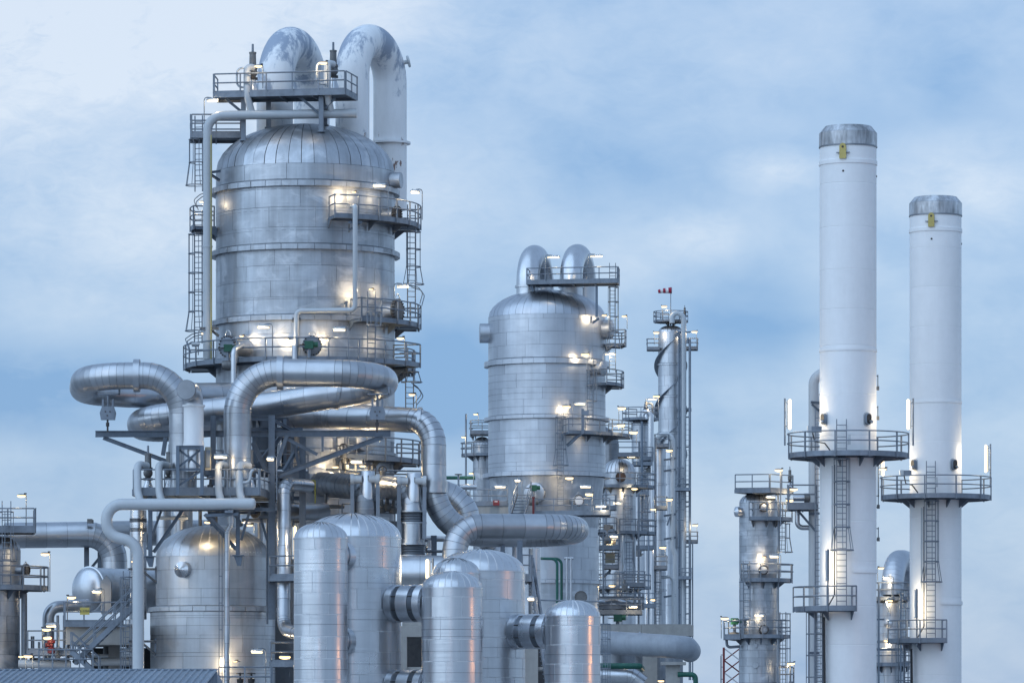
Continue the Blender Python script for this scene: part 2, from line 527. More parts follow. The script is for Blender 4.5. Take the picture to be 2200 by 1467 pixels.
def arcs(r, a0, a1, z, n): return [pol(r, a0 + (a1 - a0) * i / n, z) for i in range(n + 1)]
def rail_post(p): return None
def _post_mesh(h, mat):
    def mk():
        mb = MB(); mb.box((0, 0, h / 2 - .1), (.07, .07, h + .2)); return mb
    return cached(('post', round(h, 2)), mk, mat)
def _toe_mesh(): pass
def platform_arc(label, px, D, Rin, Rout, a0, a1, z, group='access platforms', ends=(1, 1), h=1.1, step=None, rr=.040, mat=None, name='access_platform', bracket=True):
    mat = mat or M_steel
    t = thing(name, label, 'platform', (Xw(px, D), D, z), group)
    o = _wloc(t); T = Matrix.Translation(o)
    a0, a1 = rad(a0), rad(a1); n = max(4, int((a1 - a0) / rad(6)))
    def arcbox(r0, r1, z0, z1):
        mb = MB(); mb.lathe([(r0, z0), (r1, z0), (r1, z1), (r0, z1), (r0, z0)], n, T, a0, a1)
        c = n + 1
        mb.f.append((0, c, 2 * c, 3 * c)); mb.f.append((n, 3 * c + n, 2 * c + n, c + n)); return mb
    part('deck', arcbox(Rin, Rout - .02, -.06, 0), M_grate, t)
    part('edge_beam', arcbox(Rout - .015, Rout + .04, -.17, .10), mat, t)
    part('inner_beam', arcbox(Rin + .02, Rin + .08, -.19, -.065), M_frame, t)
    step = step or 1.35
    k = max(2, int(round((a1 - a0) * Rout / step)))
    me = _post_mesh(h, mat)
    for i in range(k + 1):
        a = a0 + (a1 - a0) * i / k
        inst('post', me, t, pol(Rout + .075, a), (0, 0, a))
    for nm, hh in (('top_rail', h), ('mid_rail', h * .55)):
        mb = MB(); pts = [o + p for p in arcs(Rout + .07, a0, a1, hh, max(8, n * 2))]
        for e, on in ((0, ends[0]), (1, ends[1])):
            if on:
                a = (a0, a1)[e]; q = o + pol(Rin + .1, a, hh)
                if e == 0: pts = [q] + pts
                else: pts = pts + [q]
        mb.tube(pts, rr, 6); part(nm, mb, mat, t)
    for e, on in ((0, ends[0]), (1, ends[1])):
        if on and Rout - Rin > .9:
            inst('post', me, t, pol(Rin + .12, (a0, a1)[e]), (0, 0, (a0, a1)[e]))
    if bracket:
        kb = max(2, int(round((a1 - a0) / rad(30 if Rin > 3 else 42))))
        for i in range(kb + 1):
            a = a0 + (a1 - a0) * (i + .0) / kb
            mb = MB()
            mb.beam(o + pol(Rin - .05, a, -.13), o + pol(Rout - .05, a, -.13), .09, .12)
            u = [pol(Rin - .03, a, -.195), pol(min(Rin + .5, Rout - .1), a, -.195), pol(Rin - .03, a, -.62)]
            s = pol(.03, a + PI / 2)
            vs = [o + q + s for q in u] + [o + q - s for q in u]
            mb.add(vs, [(0, 1, 2), (5, 4, 3), (0, 3, 4, 1), (1, 4, 5, 2), (2, 5, 3, 0)])
            part('bracket', mb, M_frame, t)
    return t
def platform_poly(label, corners, py, group='access platforms', edges=None, h=1.1, rr=.040, legs=(), mat=None, ref=0, name='access_platform', depth=.28, step=1.5):
    """corners: (px, depth) going round; py: photo row of the deck's top edge at corner ref"""
    mat = mat or M_steel
    z = Zw(py, corners[ref][1])
    P = [Vector((Xw(a, d), d, z)) for a, d in corners]
    c = sum(P, Vector()) / len(P)
    t = thing(name, label, 'platform', c, group)
    n = len(P)
    mb = MB(); mb.add([p + Vector((0, 0, -.06)) for p in P] + P, [tuple(range(n))[::-1], tuple(range(n, 2 * n))] + [(i, (i + 1) % n, n + (i + 1) % n, n + i) for i in range(n)])
    part('deck', mb, M_grate, t)
    for i in range(n):
        p, q = P[i], P[(i + 1) % n]; d = (q - p).normalized(); off = Vector((d.y, -d.x, 0))
        if off.dot(p - c) < 0: off = -off
        mb = MB(); mb.beam(p + off * .045 + Vector((0, 0, -depth / 2 + .08)), q + off * .045 + Vector((0, 0, -depth / 2 + .08)), .08, depth)
        part('edge_beam', mb, mat, t)
    # joists
    m = max(2, int((P[1] - P[0]).length / 1.6))
    for i in range(1, m):
        f = i / m; p = P[0].lerp(P[1], f); q = P[3 % n].lerp(P[2], f)
        mb = MB(); mb.beam(p + Vector((0, 0, -.16)), q + Vector((0, 0, -.16)), .08, .17); part('joist', mb, M_frame, t)
    me = _post_mesh(h, mat)
    for i in (edges if edges is not None else range(n)):
        p, q = P[i], P[(i + 1) % n]; d = (q - p).normalized(); off = Vector((d.y, -d.x, 0))
        if off.dot(p - c) < 0: off = -off
        k = max(1, int(round((q - p).length / step)))
        for j in range(k + 1):
            inst('post', me, t, p.lerp(q, j / k) - c + off * .06 + Vector((0, 0, .001 * i)), (0, 0, math.atan2(d.y, d.x)))
        for nm, hh in (('top_rail', h), ('mid_rail', h * .55)):
            mb = MB(); mb.cyl(p + off * .07 + Vector((0, 0, hh)), q + off * .07 + Vector((0, 0, hh)), rr, 6)
            part(nm, mb, mat, t)
        mb = MB(); mb.beam(p + off * .02 + Vector((0, 0, .12)), q + off * .02 + Vector((0, 0, .12)), .012, .12); part('toe_plate', mb, mat, t)
    for (lp, ld, lz) in legs:
        b = Vector((Xw(lp, ld), ld, lz)); top = Vector((b.x, b.y, z - .2))
        mb = MB(); mb.ibeam(b, top, .26, .26, .04, Vector((0, 1, 0))); part('leg', mb, mat, t)
        mb = MB(); mb.box((b.x, b.y, lz + .02), (.42, .42, .05)); part('base_plate', mb, mat, t)
    return t
def ladder(label, px, D, py0, py1, a=0.0, cage=None, w=.46, group='caged ladders', rr=.032, mat=None, rungs=True, cr=.40, flare=False, sp=.3):
    """py0 top row, py1 bottom row; a = outward facing angle (0 = towards the camera); cage = (top row, bottom row)"""
    mat = mat or M_steel
    z1, z0 = Zw(py0, D), Zw(py1, D); b = Vector((Xw(px, D), D, z0))
    t = thing('caged_ladder' if cage else 'ladder', label, 'ladder', b, group)
    a = rad(a); sd = pol(1, a + PI / 2); od = pol(1, a)
    for e in (-1, 1):
        mb = MB(); mb.beam(b + sd * (e * w / 2), b + sd * (e * w / 2) + Vector((0, 0, z1 - z0)), .045, .07, od); part('stile', mb, mat, t)
    def mk():
        mb = MB(); mb.tube([sd * (-w / 2), sd * (w / 2)], .022, 5); return mb
    n = int((z1 - z0) / sp)
    if rungs:
        me = cached(('rung', round(a, 3), round(w, 3)), mk, mat)
        for i in range(1, n): inst('rung', me, t, (0, 0, i * sp))
    if cage:
        c1, c0 = Zw(cage[0], D) - z0, Zw(cage[1], D) - z0
        angs = [rad(x) for x in (-90, -60, -30, 0, 30, 60, 90)]
        def mh(f=1.0):
            mb = MB(); pts = [sd * (-w / 2)] + [od * (.36 + cr * f * math.cos(x)) + sd * (cr * f * math.sin(x)) for x in [rad(-115 + 230 * i / 10) for i in range(11)]] + [sd * (w / 2)]
            mb.tube(pts, rr, 5); return mb
        k = max(1, int(round((c1 - c0) / 1.15)))
        hm = cached(('cage_hoop', round(a, 3), cr, w), mh, mat)
        for i in range(k + 1):
            if flare and i == 0:
                hm2 = cached(('cage_hoop_wide', round(a, 3), cr, w), lambda: mh(1.45), mat)
                inst('cage_hoop', hm2, t, (0, 0, c0)); continue
            inst('cage_hoop', hm, t, (0, 0, c0 + (c1 - c0) * i / k))
        for x in (-95, -48, 0, 48, 95):
            x = rad(x)
            p = b + od * (.36 + cr * math.cos(x)) + sd * (cr * math.sin(x))
            zz = c0 + ((c1 - c0) / k if flare else 0)
            mb = MB(); mb.cyl(p + Vector((0, 0, zz)), p + Vector((0, 0, c1)), .022, 5)
            if flare:
                p2 = b + od * (.36 + 1.45 * cr * math.cos(x)) + sd * (1.45 * cr * math.sin(x))
                mb.cyl(p2 + Vector((0, 0, c0)), p + Vector((0, 0, zz)), .022, 5)
            part('cage_strip', mb, mat, t)
    return t
LG = 'lit lamps on the plant'
def bulb(t, p, watts, r=.09, col=(1.0, .76, .46)):
    d = bpy.data.lights.new('bulb', 'POINT'); d.energy = watts; d.shadow_soft_size = r; d.color = col
    o = bpy.data.objects.new('bulb', d); C.objects.link(o); o.parent = t; o.location = Vector(p) - _wloc(t)
def lamp(px, py, D, label, kind='tube', side=1, h=1.9, L=.66, sc=1.0, off=False, ang=0.0, post=True, pw=None):
    c = W(px, py, D)
    if kind == 'tube':
        dx = Vector((math.cos(rad(ang)), math.sin(rad(ang)), 0)) * side
        foot = c + dx * (L / 2 + .16) + Vector((0, 0, -h))
        t = thing('tube_lamp', label, 'lamp', foot, LG)
        if post:
            mb = MB(); top = foot + Vector((0, 0, h + .05))
            mb.tube([foot, top, top + Vector((0, 0, .1)) - dx * .05, top + Vector((0, 0, .14)) - dx * .16, c + dx * (L * .1) + Vector((0, 0, .17))], .028, 6); part('post', mb, M_steel, t)
        mb = MB(); u = dx * (L / 2)
        mb.tube([c - u * 1.03 + Vector((0, 0, .10)), c - u + Vector((0, 0, .075)), c + u + Vector((0, 0, .075)), c + u * 1.03 + Vector((0, 0, .10))], .1, 10, True, [.05, .085, .085, .05]); part('housing', mb, M_grey, t)
        for e in (-.6, .6):
            mb = MB(); mb.box(tuple(c + u * e + Vector((0, 0, .17))), (.05, .08, .05)); part('clip', mb, M_steel, t)
        mb = MB(); u = u * .94
        mb.tube([c - u * 1.0 - Vector((0, 0, .00)), c - u * .95 - Vector((0, 0, .012)), c + u * .95 - Vector((0, 0, .012)), c + u * 1.0 - Vector((0, 0, .00))], .1, 8, True, [.03, .055, .055, .03]); part('diffuser', mb, M_steel if off else M_tubeg, t)
        if not off: bulb(t, c - dx * .12 - Vector((0, .12, .18)), pw or 30)
    elif kind == 'flood':
        foot = c + Vector((side * .24, .12, -h))
        t = thing('wall_lamp' if not post else 'pole_lamp', label, 'lamp', foot, LG)
        if post:
            mb = MB(); mb.tube([foot, foot + Vector((0, 0, h + .02)), c + Vector((side * .16, .05, .10))], .028, 6); part('post', mb, M_steel, t)
        else:
            mb = MB(); mb.beam(foot + Vector((0, .25, h)), c + Vector((0, .05, .05)), .05, .05); part('arm', mb, M_steel, t)
        mb = MB(); A, B = .235 * sc, .088 * sc
        S = Matrix.Translation(c) @ Matrix.Diagonal((A, A * .7, B, 1))
        mb.lathe([(math.cos(x), math.sin(x)) for x in [rad(-90 + i * 22.5) * .999 for i in range(6)]], 14, S); part('diffuser', mb, M_warm2, t)
        S = Matrix.Translation(c + Vector((0, 0, .35 * B))) @ Matrix.Diagonal((A * 1.04, A * .75, B * .95, 1))
        mb = MB(); mb.lathe([(math.cos(x), math.sin(x)) for x in [rad(i * 22.5) * .999 for i in range(5)]], 14, S); part('hood', mb, M_steel, t)
        mb = MB(); mb.box(tuple(c + Vector((side * A * .9, 0, B * 1.4))), (.14, .08, .07)); part('bracket', mb, M_bolt, t)
        bulb(t, c - Vector((side * .22, .30, B + .10)), pw or (30 if post else 55))
    elif kind in ('vert', 'vertback'):
        t = thing('vertical_tube_lamp', label, 'lamp', c + Vector((0, 0, -h)), LG)
        back = kind == 'vertback'
        d = Vector((side * .26, 0, 0)) if not back else Vector((side * .06, -.12, 0))
        mb = MB(); mb.cyl(c + d + Vector((0, 0, -h)), c + d + Vector((0, 0, L / 2 + .1)), .045, 8); part('post', mb, M_steel, t)
        mb = MB(); mb.box(tuple(c + d * .5), (.08, .06, L * 1.02) if not back else (.2, .07, L * 1.06)); part('housing', mb, M_grey, t)
        for e in (-1, 1):
            mb = MB(); mb.cyl(c + d * .5 + Vector((0, 0, e * L * .42)), c + d + Vector((0, 0, e * L * .42)), .025, 6); part('clamp', mb, M_steel, t)
        q = c + (Vector((0, .04, 0)) if back else Vector((0, 0, 0)))
        mb = MB(); mb.tube([q + Vector((0, 0, -L / 2 - .06)), q + Vector((0, 0, -L / 2)), q + Vector((0, 0, L / 2)), q + Vector((0, 0, L / 2 + .06))], .11 * sc, 10, True, [.03 * sc, .082 * sc, .082 * sc, .03 * sc]); part('diffuser', mb, M_tubeg, t)
        for e in (-.3, .3): bulb(t, q + (Vector((0, .22, e * L)) if back else Vector((-side * .16, .05, e * L))), pw or 55, .35, (1.0, .82, .56))
    return t

def fillet(pts, br):
    """list of ('l', p, q) and ('a', centre, u, v, angle, r) pieces"""
    pts = [Vector(p) for p in pts]; n = len(pts)
    brs = br if isinstance(br, (list, tuple)) else [br] * n
    out = []; cur = pts[0]
    for i in range(1, n - 1):
        d0 = (pts[i] - pts[i - 1]).normalized(); d1 = (pts[i + 1] - pts[i]).normalized()
        ang = d0.angle(d1, 0.0); r = brs[i]
        if ang < .02 or r <= 0: 
            out.append(('l', cur, pts[i])); cur = pts[i]; continue
        tl = r * math.tan(ang / 2)
        p0 = pts[i] - d0 * tl; p1 = pts[i] + d1 * tl
        nrm = (d1 - d0 * d1.dot(d0)).normalized()
        c = p0 + nrm * r
        if (p0 - cur).dot(d0) > 1e-4: out.append(('l', cur, p0))
        out.append(('a', c, -nrm, d0, ang, r)); cur = p1
    out.append(('l', cur, pts[-1]))
    return out
def pipe_points(pieces, step=rad(9)):
    pts = []
    for pc in pieces:
        if pc[0] == 'l': new = [pc[1], pc[2]]
        else:
            _, c, u, v, ang, r = pc; k = max(2, int(ang / step))
            new = [c + (u * math.cos(ang * i / k) + v * math.sin(ang * i / k)) * r for i in range(k + 1)]
        for p in new:
            if not pts or (p - pts[-1]).length > 1e-4: pts.append(p)
    return pts
def clad_pipe(label, pts, r, br, name='insulated_pipe', mat=None, group=None, Ls=1.2, La=.32, collars=(), n=26, gap=.014, core=None, rings=None, cat='pipe', cap=False):
    mat = mat or M_pipe
    pcs = fillet(pts, br)
    t = thing(name, label, cat, Vector(pts[0]), group)
    mb = MB(); mb.tube(pipe_points(pcs), r - .02, 20); part('inner_pipe', mb, core or M_dark, t)
    for pc in pcs:
        if pc[0] == 'l':
            L = (pc[2] - pc[1]).length; k = max(1, int(round(L / Ls))); d = (pc[2] - pc[1]).normalized()
            for i in range(k):
                a = pc[1].lerp(pc[2], i / k) + d * gap / 2; b = pc[1].lerp(pc[2], (i + 1) / k) - d * gap / 2
                j = random.uniform(-.004, .006)
                mb = MB(); mb.tube([a, a, b, b], r, n, False, [r - .02, r + j, r + .010 + j, r - .02])
                part('pipe_segment', mb, mat, t)
        else:
            _, c, u, v, ang, R = pc; k = max(2, int(round(ang * R / La))); ga = gap / R
            for i in range(k):
                A0, A1 = ang * i / k + ga / 2, ang * (i + 1) / k - ga / 2
                def P(A): return c + (u * math.cos(A) + v * math.sin(A)) * R
                def Tn(A): return (v * math.cos(A) - u * math.sin(A))
                mb = MB(); ax = u.cross(v).normalized(); vs = []
                for A, q in ((A0, r - .02), (A0, r), (A1, r + .010), (A1, r - .02)):
                    er = (u * math.cos(A) + v * math.sin(A))
                    for m in range(n):
                        th = 2 * PI * m / n
                        vs.append(P(A) + er * (q * math.cos(th)) + ax * (q * math.sin(th)))
                fs = [(x * n + m, (x + 1) * n + m, (x + 1) * n + (m + 1) % n, x * n + (m + 1) % n) for x in range(3) for m in range(n)]
                mb.add(vs, fs); part('pipe_segment', mb, mat, t)
    for (pt, d, w, er) in collars:
        d = Vector(d).normalized(); pt = Vector(pt)
        mb = MB(); lathe_dir(mb, [(r, -w / 2), (r + er, -w / 2), (r + er, w / 2), (r, w / 2)], pt, d, 28); part('collar', mb, mat, t)
    return t
def plain_pipe(label, pts, r, br, mat=None, name='painted_pipe', group=None, n=18, collars=(), cat='pipe', parts=None):
    mat = mat or M_grey
    t = thing(name, label, cat, Vector(pts[0]), group)
    mb = MB(); mb.tube(pipe_points(fillet(pts, br)), r, n); part('pipe_run', mb, mat, t)
    for (pt, d, w, er) in collars:
        mb = MB(); lathe_dir(mb, [(r * .9, -w / 2), (r + er, -w / 2), (r + er, w / 2), (r * .9, w / 2)], Vector(pt), Vector(d).normalized(), 24); part('flange', mb, mat, t)
    return t
def relief_valve(label, px, py, D, s=1.0, group='spring relief valves', mat=None):
    """py = row of the nozzle foot"""
    b = W(px, py, D); t = thing('relief_valve', label, 'valve', b, group); T = Matrix.Translation(b)
    mat = mat or M_castg
    def L(nm, pr, m, n=18):
        mb = MB(); mb.lathe([(r * s, z * s) for r, z in pr], n, T); part(nm, mb, m, t)
    L('inlet_nozzle', [(.42, 0), (.42, .5), (.24, 1.0), (.24, 1.15)], M_drum)
    L('inlet_flange', [(.2, 1.15), (.36, 1.15), (.36, 1.32), (.2, 1.32)], M_bolt)
    L('body', [(.2, 1.32), (.24, 1.4), (.34, 1.55), (.36, 1.75), (.30, 1.9), (.36, 1.95), (.36, 2.08), (.2, 2.1)], mat)
    L('bonnet', [(.2, 2.1), (.26, 2.12), (.24, 3.05), (.27, 3.06), (.27, 3.16), (.1, 3.2)], mat)
    L('spindle_cap', [(.09, 3.2), (.08, 3.75), (.001, 3.78)], M_steel, 10)
    mb = MB(); 
    for k in range(12):
        a = 2 * PI * k / 12; q = b + pol(.31 * s, a, 1.9 * s); mb.cyl(q, q + Vector((0, 0, .22 * s)), .035 * s, 5)
    part('bolts', mb, M_bolt, t, stuff=True)
    return t
def stairs(label, p0, p1, w, wd, n=None, group='steel stairs', rail=True, mat=None):
    """p0 bottom, p1 top; wd = width direction"""
    mat = mat or M_steel
    p0, p1, wd = Vector(p0), Vector(p1), Vector(wd).normalized()
    t = thing('staircase', label, 'stairs', p0, group)
    n = n or max(3, int(abs(p1.z - p0.z) / .22))
    for e in (0, 1):
        o = wd * (w * e)
        mb = MB(); mb.beam(p0 + o, p1 + o, .06, .26, Vector((0, 0, 1))); part('stringer', mb, mat, t)
        if rail:
            for nm, hh in (('handrail', 1.0), ('mid_rail', .55)):
                mb = MB(); mb.cyl(p0 + o + Vector((0, 0, hh)), p1 + o + Vector((0, 0, hh)), .035, 6); part(nm, mb, mat, t)
            k = max(2, int((p1 - p0).length / 1.3))
            for i in range(k + 1):
                q = p0.lerp(p1, i / k) + o; mb = MB(); mb.beam(q, q + Vector((0, 0, 1.0)), .06, .06); part('baluster', mb, mat, t)
    for i in range(n):
        q = p0.lerp(p1, (i + .5) / n); mb = MB()
        d = (p1 - p0); d.z = 0; d.normalize()
        mb.beam(q + wd * .04, q + wd * (w - .04), .26, .05, Vector((0, 0, 1))); part('tread', mb, M_grate, t)
    return t
def steel_frame(label, members, loc, group=None, name='steel_frame'):
    """members: (name, p, q, size, kind)"""
    t = thing(name, label, 'frame', loc, group)
    for m in members:
        nm, p, q, sz = m[:4]; mb = MB()
        mb.ibeam(p, q, sz * .8, sz, max(.03, sz * .1), Vector((0, 1, 0)) if abs((Vector(q) - Vector(p)).normalized().z) > .9 else Vector((0, 0, 1)))
        part(nm, mb, M_frame, t)
    return t

# ================================================================== ground
mb = MB(); mb.add([(-6000, -3000, 0), (6000, -3000, 0), (6000, 14000, 0), (-6000, 14000, 0)], [(0, 1, 2, 3)])
gm = mb.mesh('ground'); gm.materials.append(paint('ground_concrete', (.34, .345, .35), .85, .35, scale=.1))
gr = bpy.data.objects.new('ground', gm); C.objects.link(gr); gr['kind'] = 'structure'

# ================================================================== the wide column
c1 = Col('distillation_column', 'widest tallest aluminium clad column with two white overhead pipes on its dome', 656, 260, 192, M_old, M_joint)
c1.shell(0, c1.zf(350))
c1.dome(350, 2.72, 44, gap=.038, seal=M_dark)
c1.clad([350, 384], 12, off=.1)
c1.clad([398, 444, 487, 521], 12, gap=.016)
c1.clad([534, 569, 602, 637, 673], 12, off=.75, gap=.016)
c1.clad([686, 716, 752, 790, 830, 870, 905, 940], 12, gap=.016)
c1.straps([405, 451, 494, 641], hh=.022)
c1.straps([438, 481, 514, 563, 596, 631, 667], hh=.035, mat=M_old, name='lap_strip')
c1.clad([940, 962, 985, 1012, 1040, 1072], 14, front=80)
c1.clad([1072, 1105, 1140, 1180, 1220], 12, front=60)
for y0, y1 in ((384, 398), (521, 534), (673, 686)): c1.ring(y0, y1, 203)
c1.ring(962, 970, 198)
c1.manway(76, 388, 17, L=.65, kind='disc')
c1.manway(64, 462, 17, L=.75, kind='flange', cover=M_bolt)
c1.manway(62, 668, 24, L=.9, kind='flange', cover=M_castg)
c1.manway(-38, 748, 23, L=1.5, kind='flange', mat=M_old, cover=M_steel)
c1.manway(6, 746, 21, L=1.1, kind='flange', mat=M_old, cover=M_steel)
c1.manway(10, 1042, 38, L=.16, kind='disc')
c1.manway(38, 945, 26, L=.9, kind='disc', mat=M_tank)

# white overhead pipes
def overhead(label, px, dx, dy0, dx1, dy1, pytop, r, flange=None, mat=None, D=260, colx=None, zb=None, cat='pipe', zdown=None, worn=True):
    a = Vector((colx + dx, D + dy0, zb)); b = Vector((colx + dx1, D + dy1, zdown))
    sep = math.hypot(dx1 - dx, dy1 - dy0); br = sep / 2
    zt = Zw(pytop, D + (dy0 + dy1) / 2) - r
    pts = [a, Vector((a.x, a.y, zt)), Vector((b.x, b.y, zt)), b]
    return a, b, zt, br, pts
for (lab, dx, dy0, dx1, dy1, pytop, r, fl) in (
        ('worn white overhead pipe arching from the dome, left of the pair', -1.72, .3, .10, 6.15, 60, 1.02, None),
        ('worn white overhead pipe arching down the right side of the wide column', 2.62, .3, 4.62, 4.25, 54, .95, 308)):
    a, b, zt, br, pts = overhead(lab, 0, dx, dy0, dx1, dy1, pytop, r, D=260, colx=c1.x, zb=36.9, zdown=Zw(450, 264))
    t = thing('overhead_pipe', lab, 'pipe', a, 'white overhead vapour pipes')
    mb = MB(); mb.tube(pipe_points(fillet(pts, [0, br * .985, br * .985, 0]), rad(6)), r, 36); part('pipe_run', mb, M_worn, t)
    d = (b - a); d.z = 0
    if fl:
        z = Zw(fl, b.y)
        mb = MB(); mb.lathe([(r * .9, z - .06), (r + .22, z - .06), (r + .22, z + .06), (r * .9, z + .06)], 36, Matrix.Translation((b.x, b.y, 0))); part('flange', mb, M_worn, t)
        mb = MB(); q = Vector((b.x + r * .55, b.y - .3, zt - 1.0)); lathe_dir(mb, [(.12, 0), (.12, .5), (.34, .5), (.34, .6), (.001, .6)], q, (1, .1, .25), 20); part('blind_nozzle', mb, M_grey, t)

# top platform on the dome
z_t1 = Zw(203, 256.4)
def dz(px, D): return c1.domez(Xw(px, D), D) - .03
platform_poly('rectangular platform on steel legs in front of the two white overhead pipes', [(741, 255.9), (461, 257.2), (470, 259.2), (765, 258.4)], 196, edges=(0, 1, 3), legs=((523, 257.6, dz(523, 257.6)), (690, 256.6, dz(690, 256.6)), (577, 258.8, dz(577, 258.8)), (698, 258.4, dz(698, 258.4))))
f1 = steel_frame('grey diagonal knee braces under the platform on the wide dome', [('brace', W(484, 212, 257.4), W(522, 243, 257.5), .14), ('brace', W(640, 205, 256.8), W(688, 247, 256.7), .14), ('brace', W(700, 232, 256.7), W(720, 211, 256.5), .12)], W(523, 240, 257.5))
for i, (px, py, lb) in enumerate(((543, 206, 'relief valve with tall spindle in front of the left white overhead pipe'), (716, 202, 'relief valve with tall spindle between the two white overhead pipes'))):
    relief_valve(lb, px, py, 257.9, .76)
h = [W(446, 760, 257.2), W(446, 250, 257.2), W(770, 245, 257.2)]
plain_pipe('long pale grey vent pipe running down the left side of the wide column', [W(446, 772, 256.9), W(446, 249, 256.9), W(766, 244, 257.1)], .25, [0, .85, 0], group=None, collars=[(W(446, 530, 256.9), (0, 0, 1), .08, .03)])
plain_pipe('pale discharge pipe curving from the left valve above the wide dome', [W(545, 147, 257.5), W(531, 142, 257.3), W(531, 207, 256.9), W(541, 243, 257.05)], .20, [0, .28, 1.0, 0], group='valve discharge pipes')
plain_pipe('pale discharge pipe curving from the right valve above the wide dome', [W(716, 139, 257.5), W(703, 136, 257.1), W(703, 204, 256.5), W(711, 240, 257.0)], .20, [0, .28, 1.0, 0], group='valve discharge pipes')
plain_pipe('thin pale loop pipe beside the left valve on the top platform', [W(524, 147, 257), W(509, 144, 257), W(509, 188, 257), W(528, 188, 257)], .06, .3)
plain_pipe('thin pale loop pipe beside the right valve on the top platform', [W(700, 134, 256.4), W(680, 136, 256.4), W(680, 180, 256.4), W(700, 181, 256.4)], .06, .3)
lamp(555, 143, 256.6, 'bright oval lamp beside the left relief valve on the top platform', 'flood', h=1.2, sc=.9)
lamp(694, 136, 256.2, 'bright oval lamp beside the right relief valve on the top platform', 'flood', h=1.3, sc=1.0)
lamp(457, 217, 257.2, 'gooseneck tube lamp above the small box platform left of the dome', side=-1, h=1.6, L=.62)

# left side platforms
platform_poly('small box platform at the upper left edge of the dome', [(412, 259.2), (517, 259.2), (517, 261.6), (412, 261.6)], 289, edges=(0, 2, 3), legs=())
platform_arc('narrow side platform with rails, left of the long vent pipe', 656, 260, 5.12, 6.35, -100, -72, Zw(493, 260), ends=(1, 1))
ladder('caged ladder hanging below the small box platform left of the dome', 427, 259.9, 249, 412, a=-20, cage=(302, 400), flare=True)
ladder('long caged ladder down the left edge of the wide column', 426, 258.9, 452, 738, a=-20, cage=(505, 712), flare=True)
lamp(434, 434, 258.6, 'small lamp above the narrow left side platform', 'flood', h=1.3, sc=.62)
lamp(441, 716, 257.0, 'small tube lamp at the foot of the long vent pipe', side=-1, h=1.2, L=.45)
lamp(420, 742, 255.6, 'unlit tube lamp at the left end of the big ring platform', side=-1, h=1.1, L=.4, off=True)

# right side platforms
platform_arc('curved platform high on the right of the wide column below the top ring', 656, 260, 5.12, 6.38, 17, 103, Zw(487, 260))
platform_arc('curved platform halfway up the right side of the wide column', 656, 260, 5.12, 6.38, 31, 102, Zw(701, 260))
platform_arc('big ring platform round the front and left of the wide column', 656, 260, 5.12, 6.72, -104, 72, Zw(789, 260), step=1.7)
platform_arc('small platform low on the right edge of the wide column', 656, 260, 5.3, 6.05, 70, 104, Zw(797, 260), name='access_platform')
platform_arc('dark ring platform right of the diagonal brace, under the loop pipes', 656, 260, 5.12, 6.42, 22, 104, Zw(993, 260), rr=.045)
ladder('caged ladder on the right edge of the wide column below the curved top platform', 884, 258.6, 440, 684, a=20, cage=(500, 612), flare=True)
ladder('ladder joining the ring platform to the halfway platform on the right', 798, 254.3, 626, 796, a=25, cage=(672, 700))
ladder('short caged ladder on the right edge above the looped pipe', 880, 258.9, 752, 890, a=20, cage=(800, 822), flare=True, rr=.03)
ladder('plain ladder behind the dark ring platform on the wide column', 757, 254.7, 930, 1010, a=20)
plain_pipe('thin pale drop pipe stepping across the front of the wide column', [W(757, 444, 254.6), W(763, 444, 253.6), W(763, 666, 254.3), W(637, 668, 254.4), W(636, 800, 254.3)], .135, [0, .12, .28, .28, 0])
steel_frame('pale bracket holding the thin drop pipe under the curved top platform', [('arm', W(748, 478, 253.9), W(778, 478, 253.9), .12), ('brace', W(750, 495, 254.5), W(774, 479, 253.9), .1), ('brace', W(750, 478, 253.9), W(750, 498, 254.9), .1)], W(763, 480, 254))
steel_frame('pale bracket holding the thin drop pipe below the third ring', [('bracket', W(630, 686, 255), W(630, 702, 255.3), .15), ('bracket', W(643, 686, 255), W(643, 702, 255.3), .15), ('arm', W(628, 685, 254.5), W(646, 685, 254.5), .12)], W(636, 690, 255))
steel_frame('support arms holding the long vent pipe off the wide column', [('arm', W(440, 372, 257.2), W(474, 368, 257.5), .14), ('brace', W(448, 372, 257.2), W(472, 388, 257.6), .14), ('arm', W(430, 706, 256.6), W(470, 706, 257.0), .16), ('brace', W(450, 706, 256.9), W(470, 722, 257.3), .12)], W(446, 372, 257))
plain_pipe('thin pale riser standing in front of the big ring platform on the left', [W(502, 900, 253.2), W(502, 752, 253.2), W(520, 741, 254.2)], .16, [0, .35, 0], mat=M_drum)
plain_pipe('short pale riser behind the looped pipe at the ring platform', [W(633, 790, 253.1), W(633, 742, 253.1)], .15, 0, mat=M_drum)
plain_pipe('yellow striped rod along the long vent pipe', [W(453.5, 290, 256.6), W(453.5, 772, 256.6)], .02, 0, mat=M_yrod, name='rod', cat='rod', n=6)

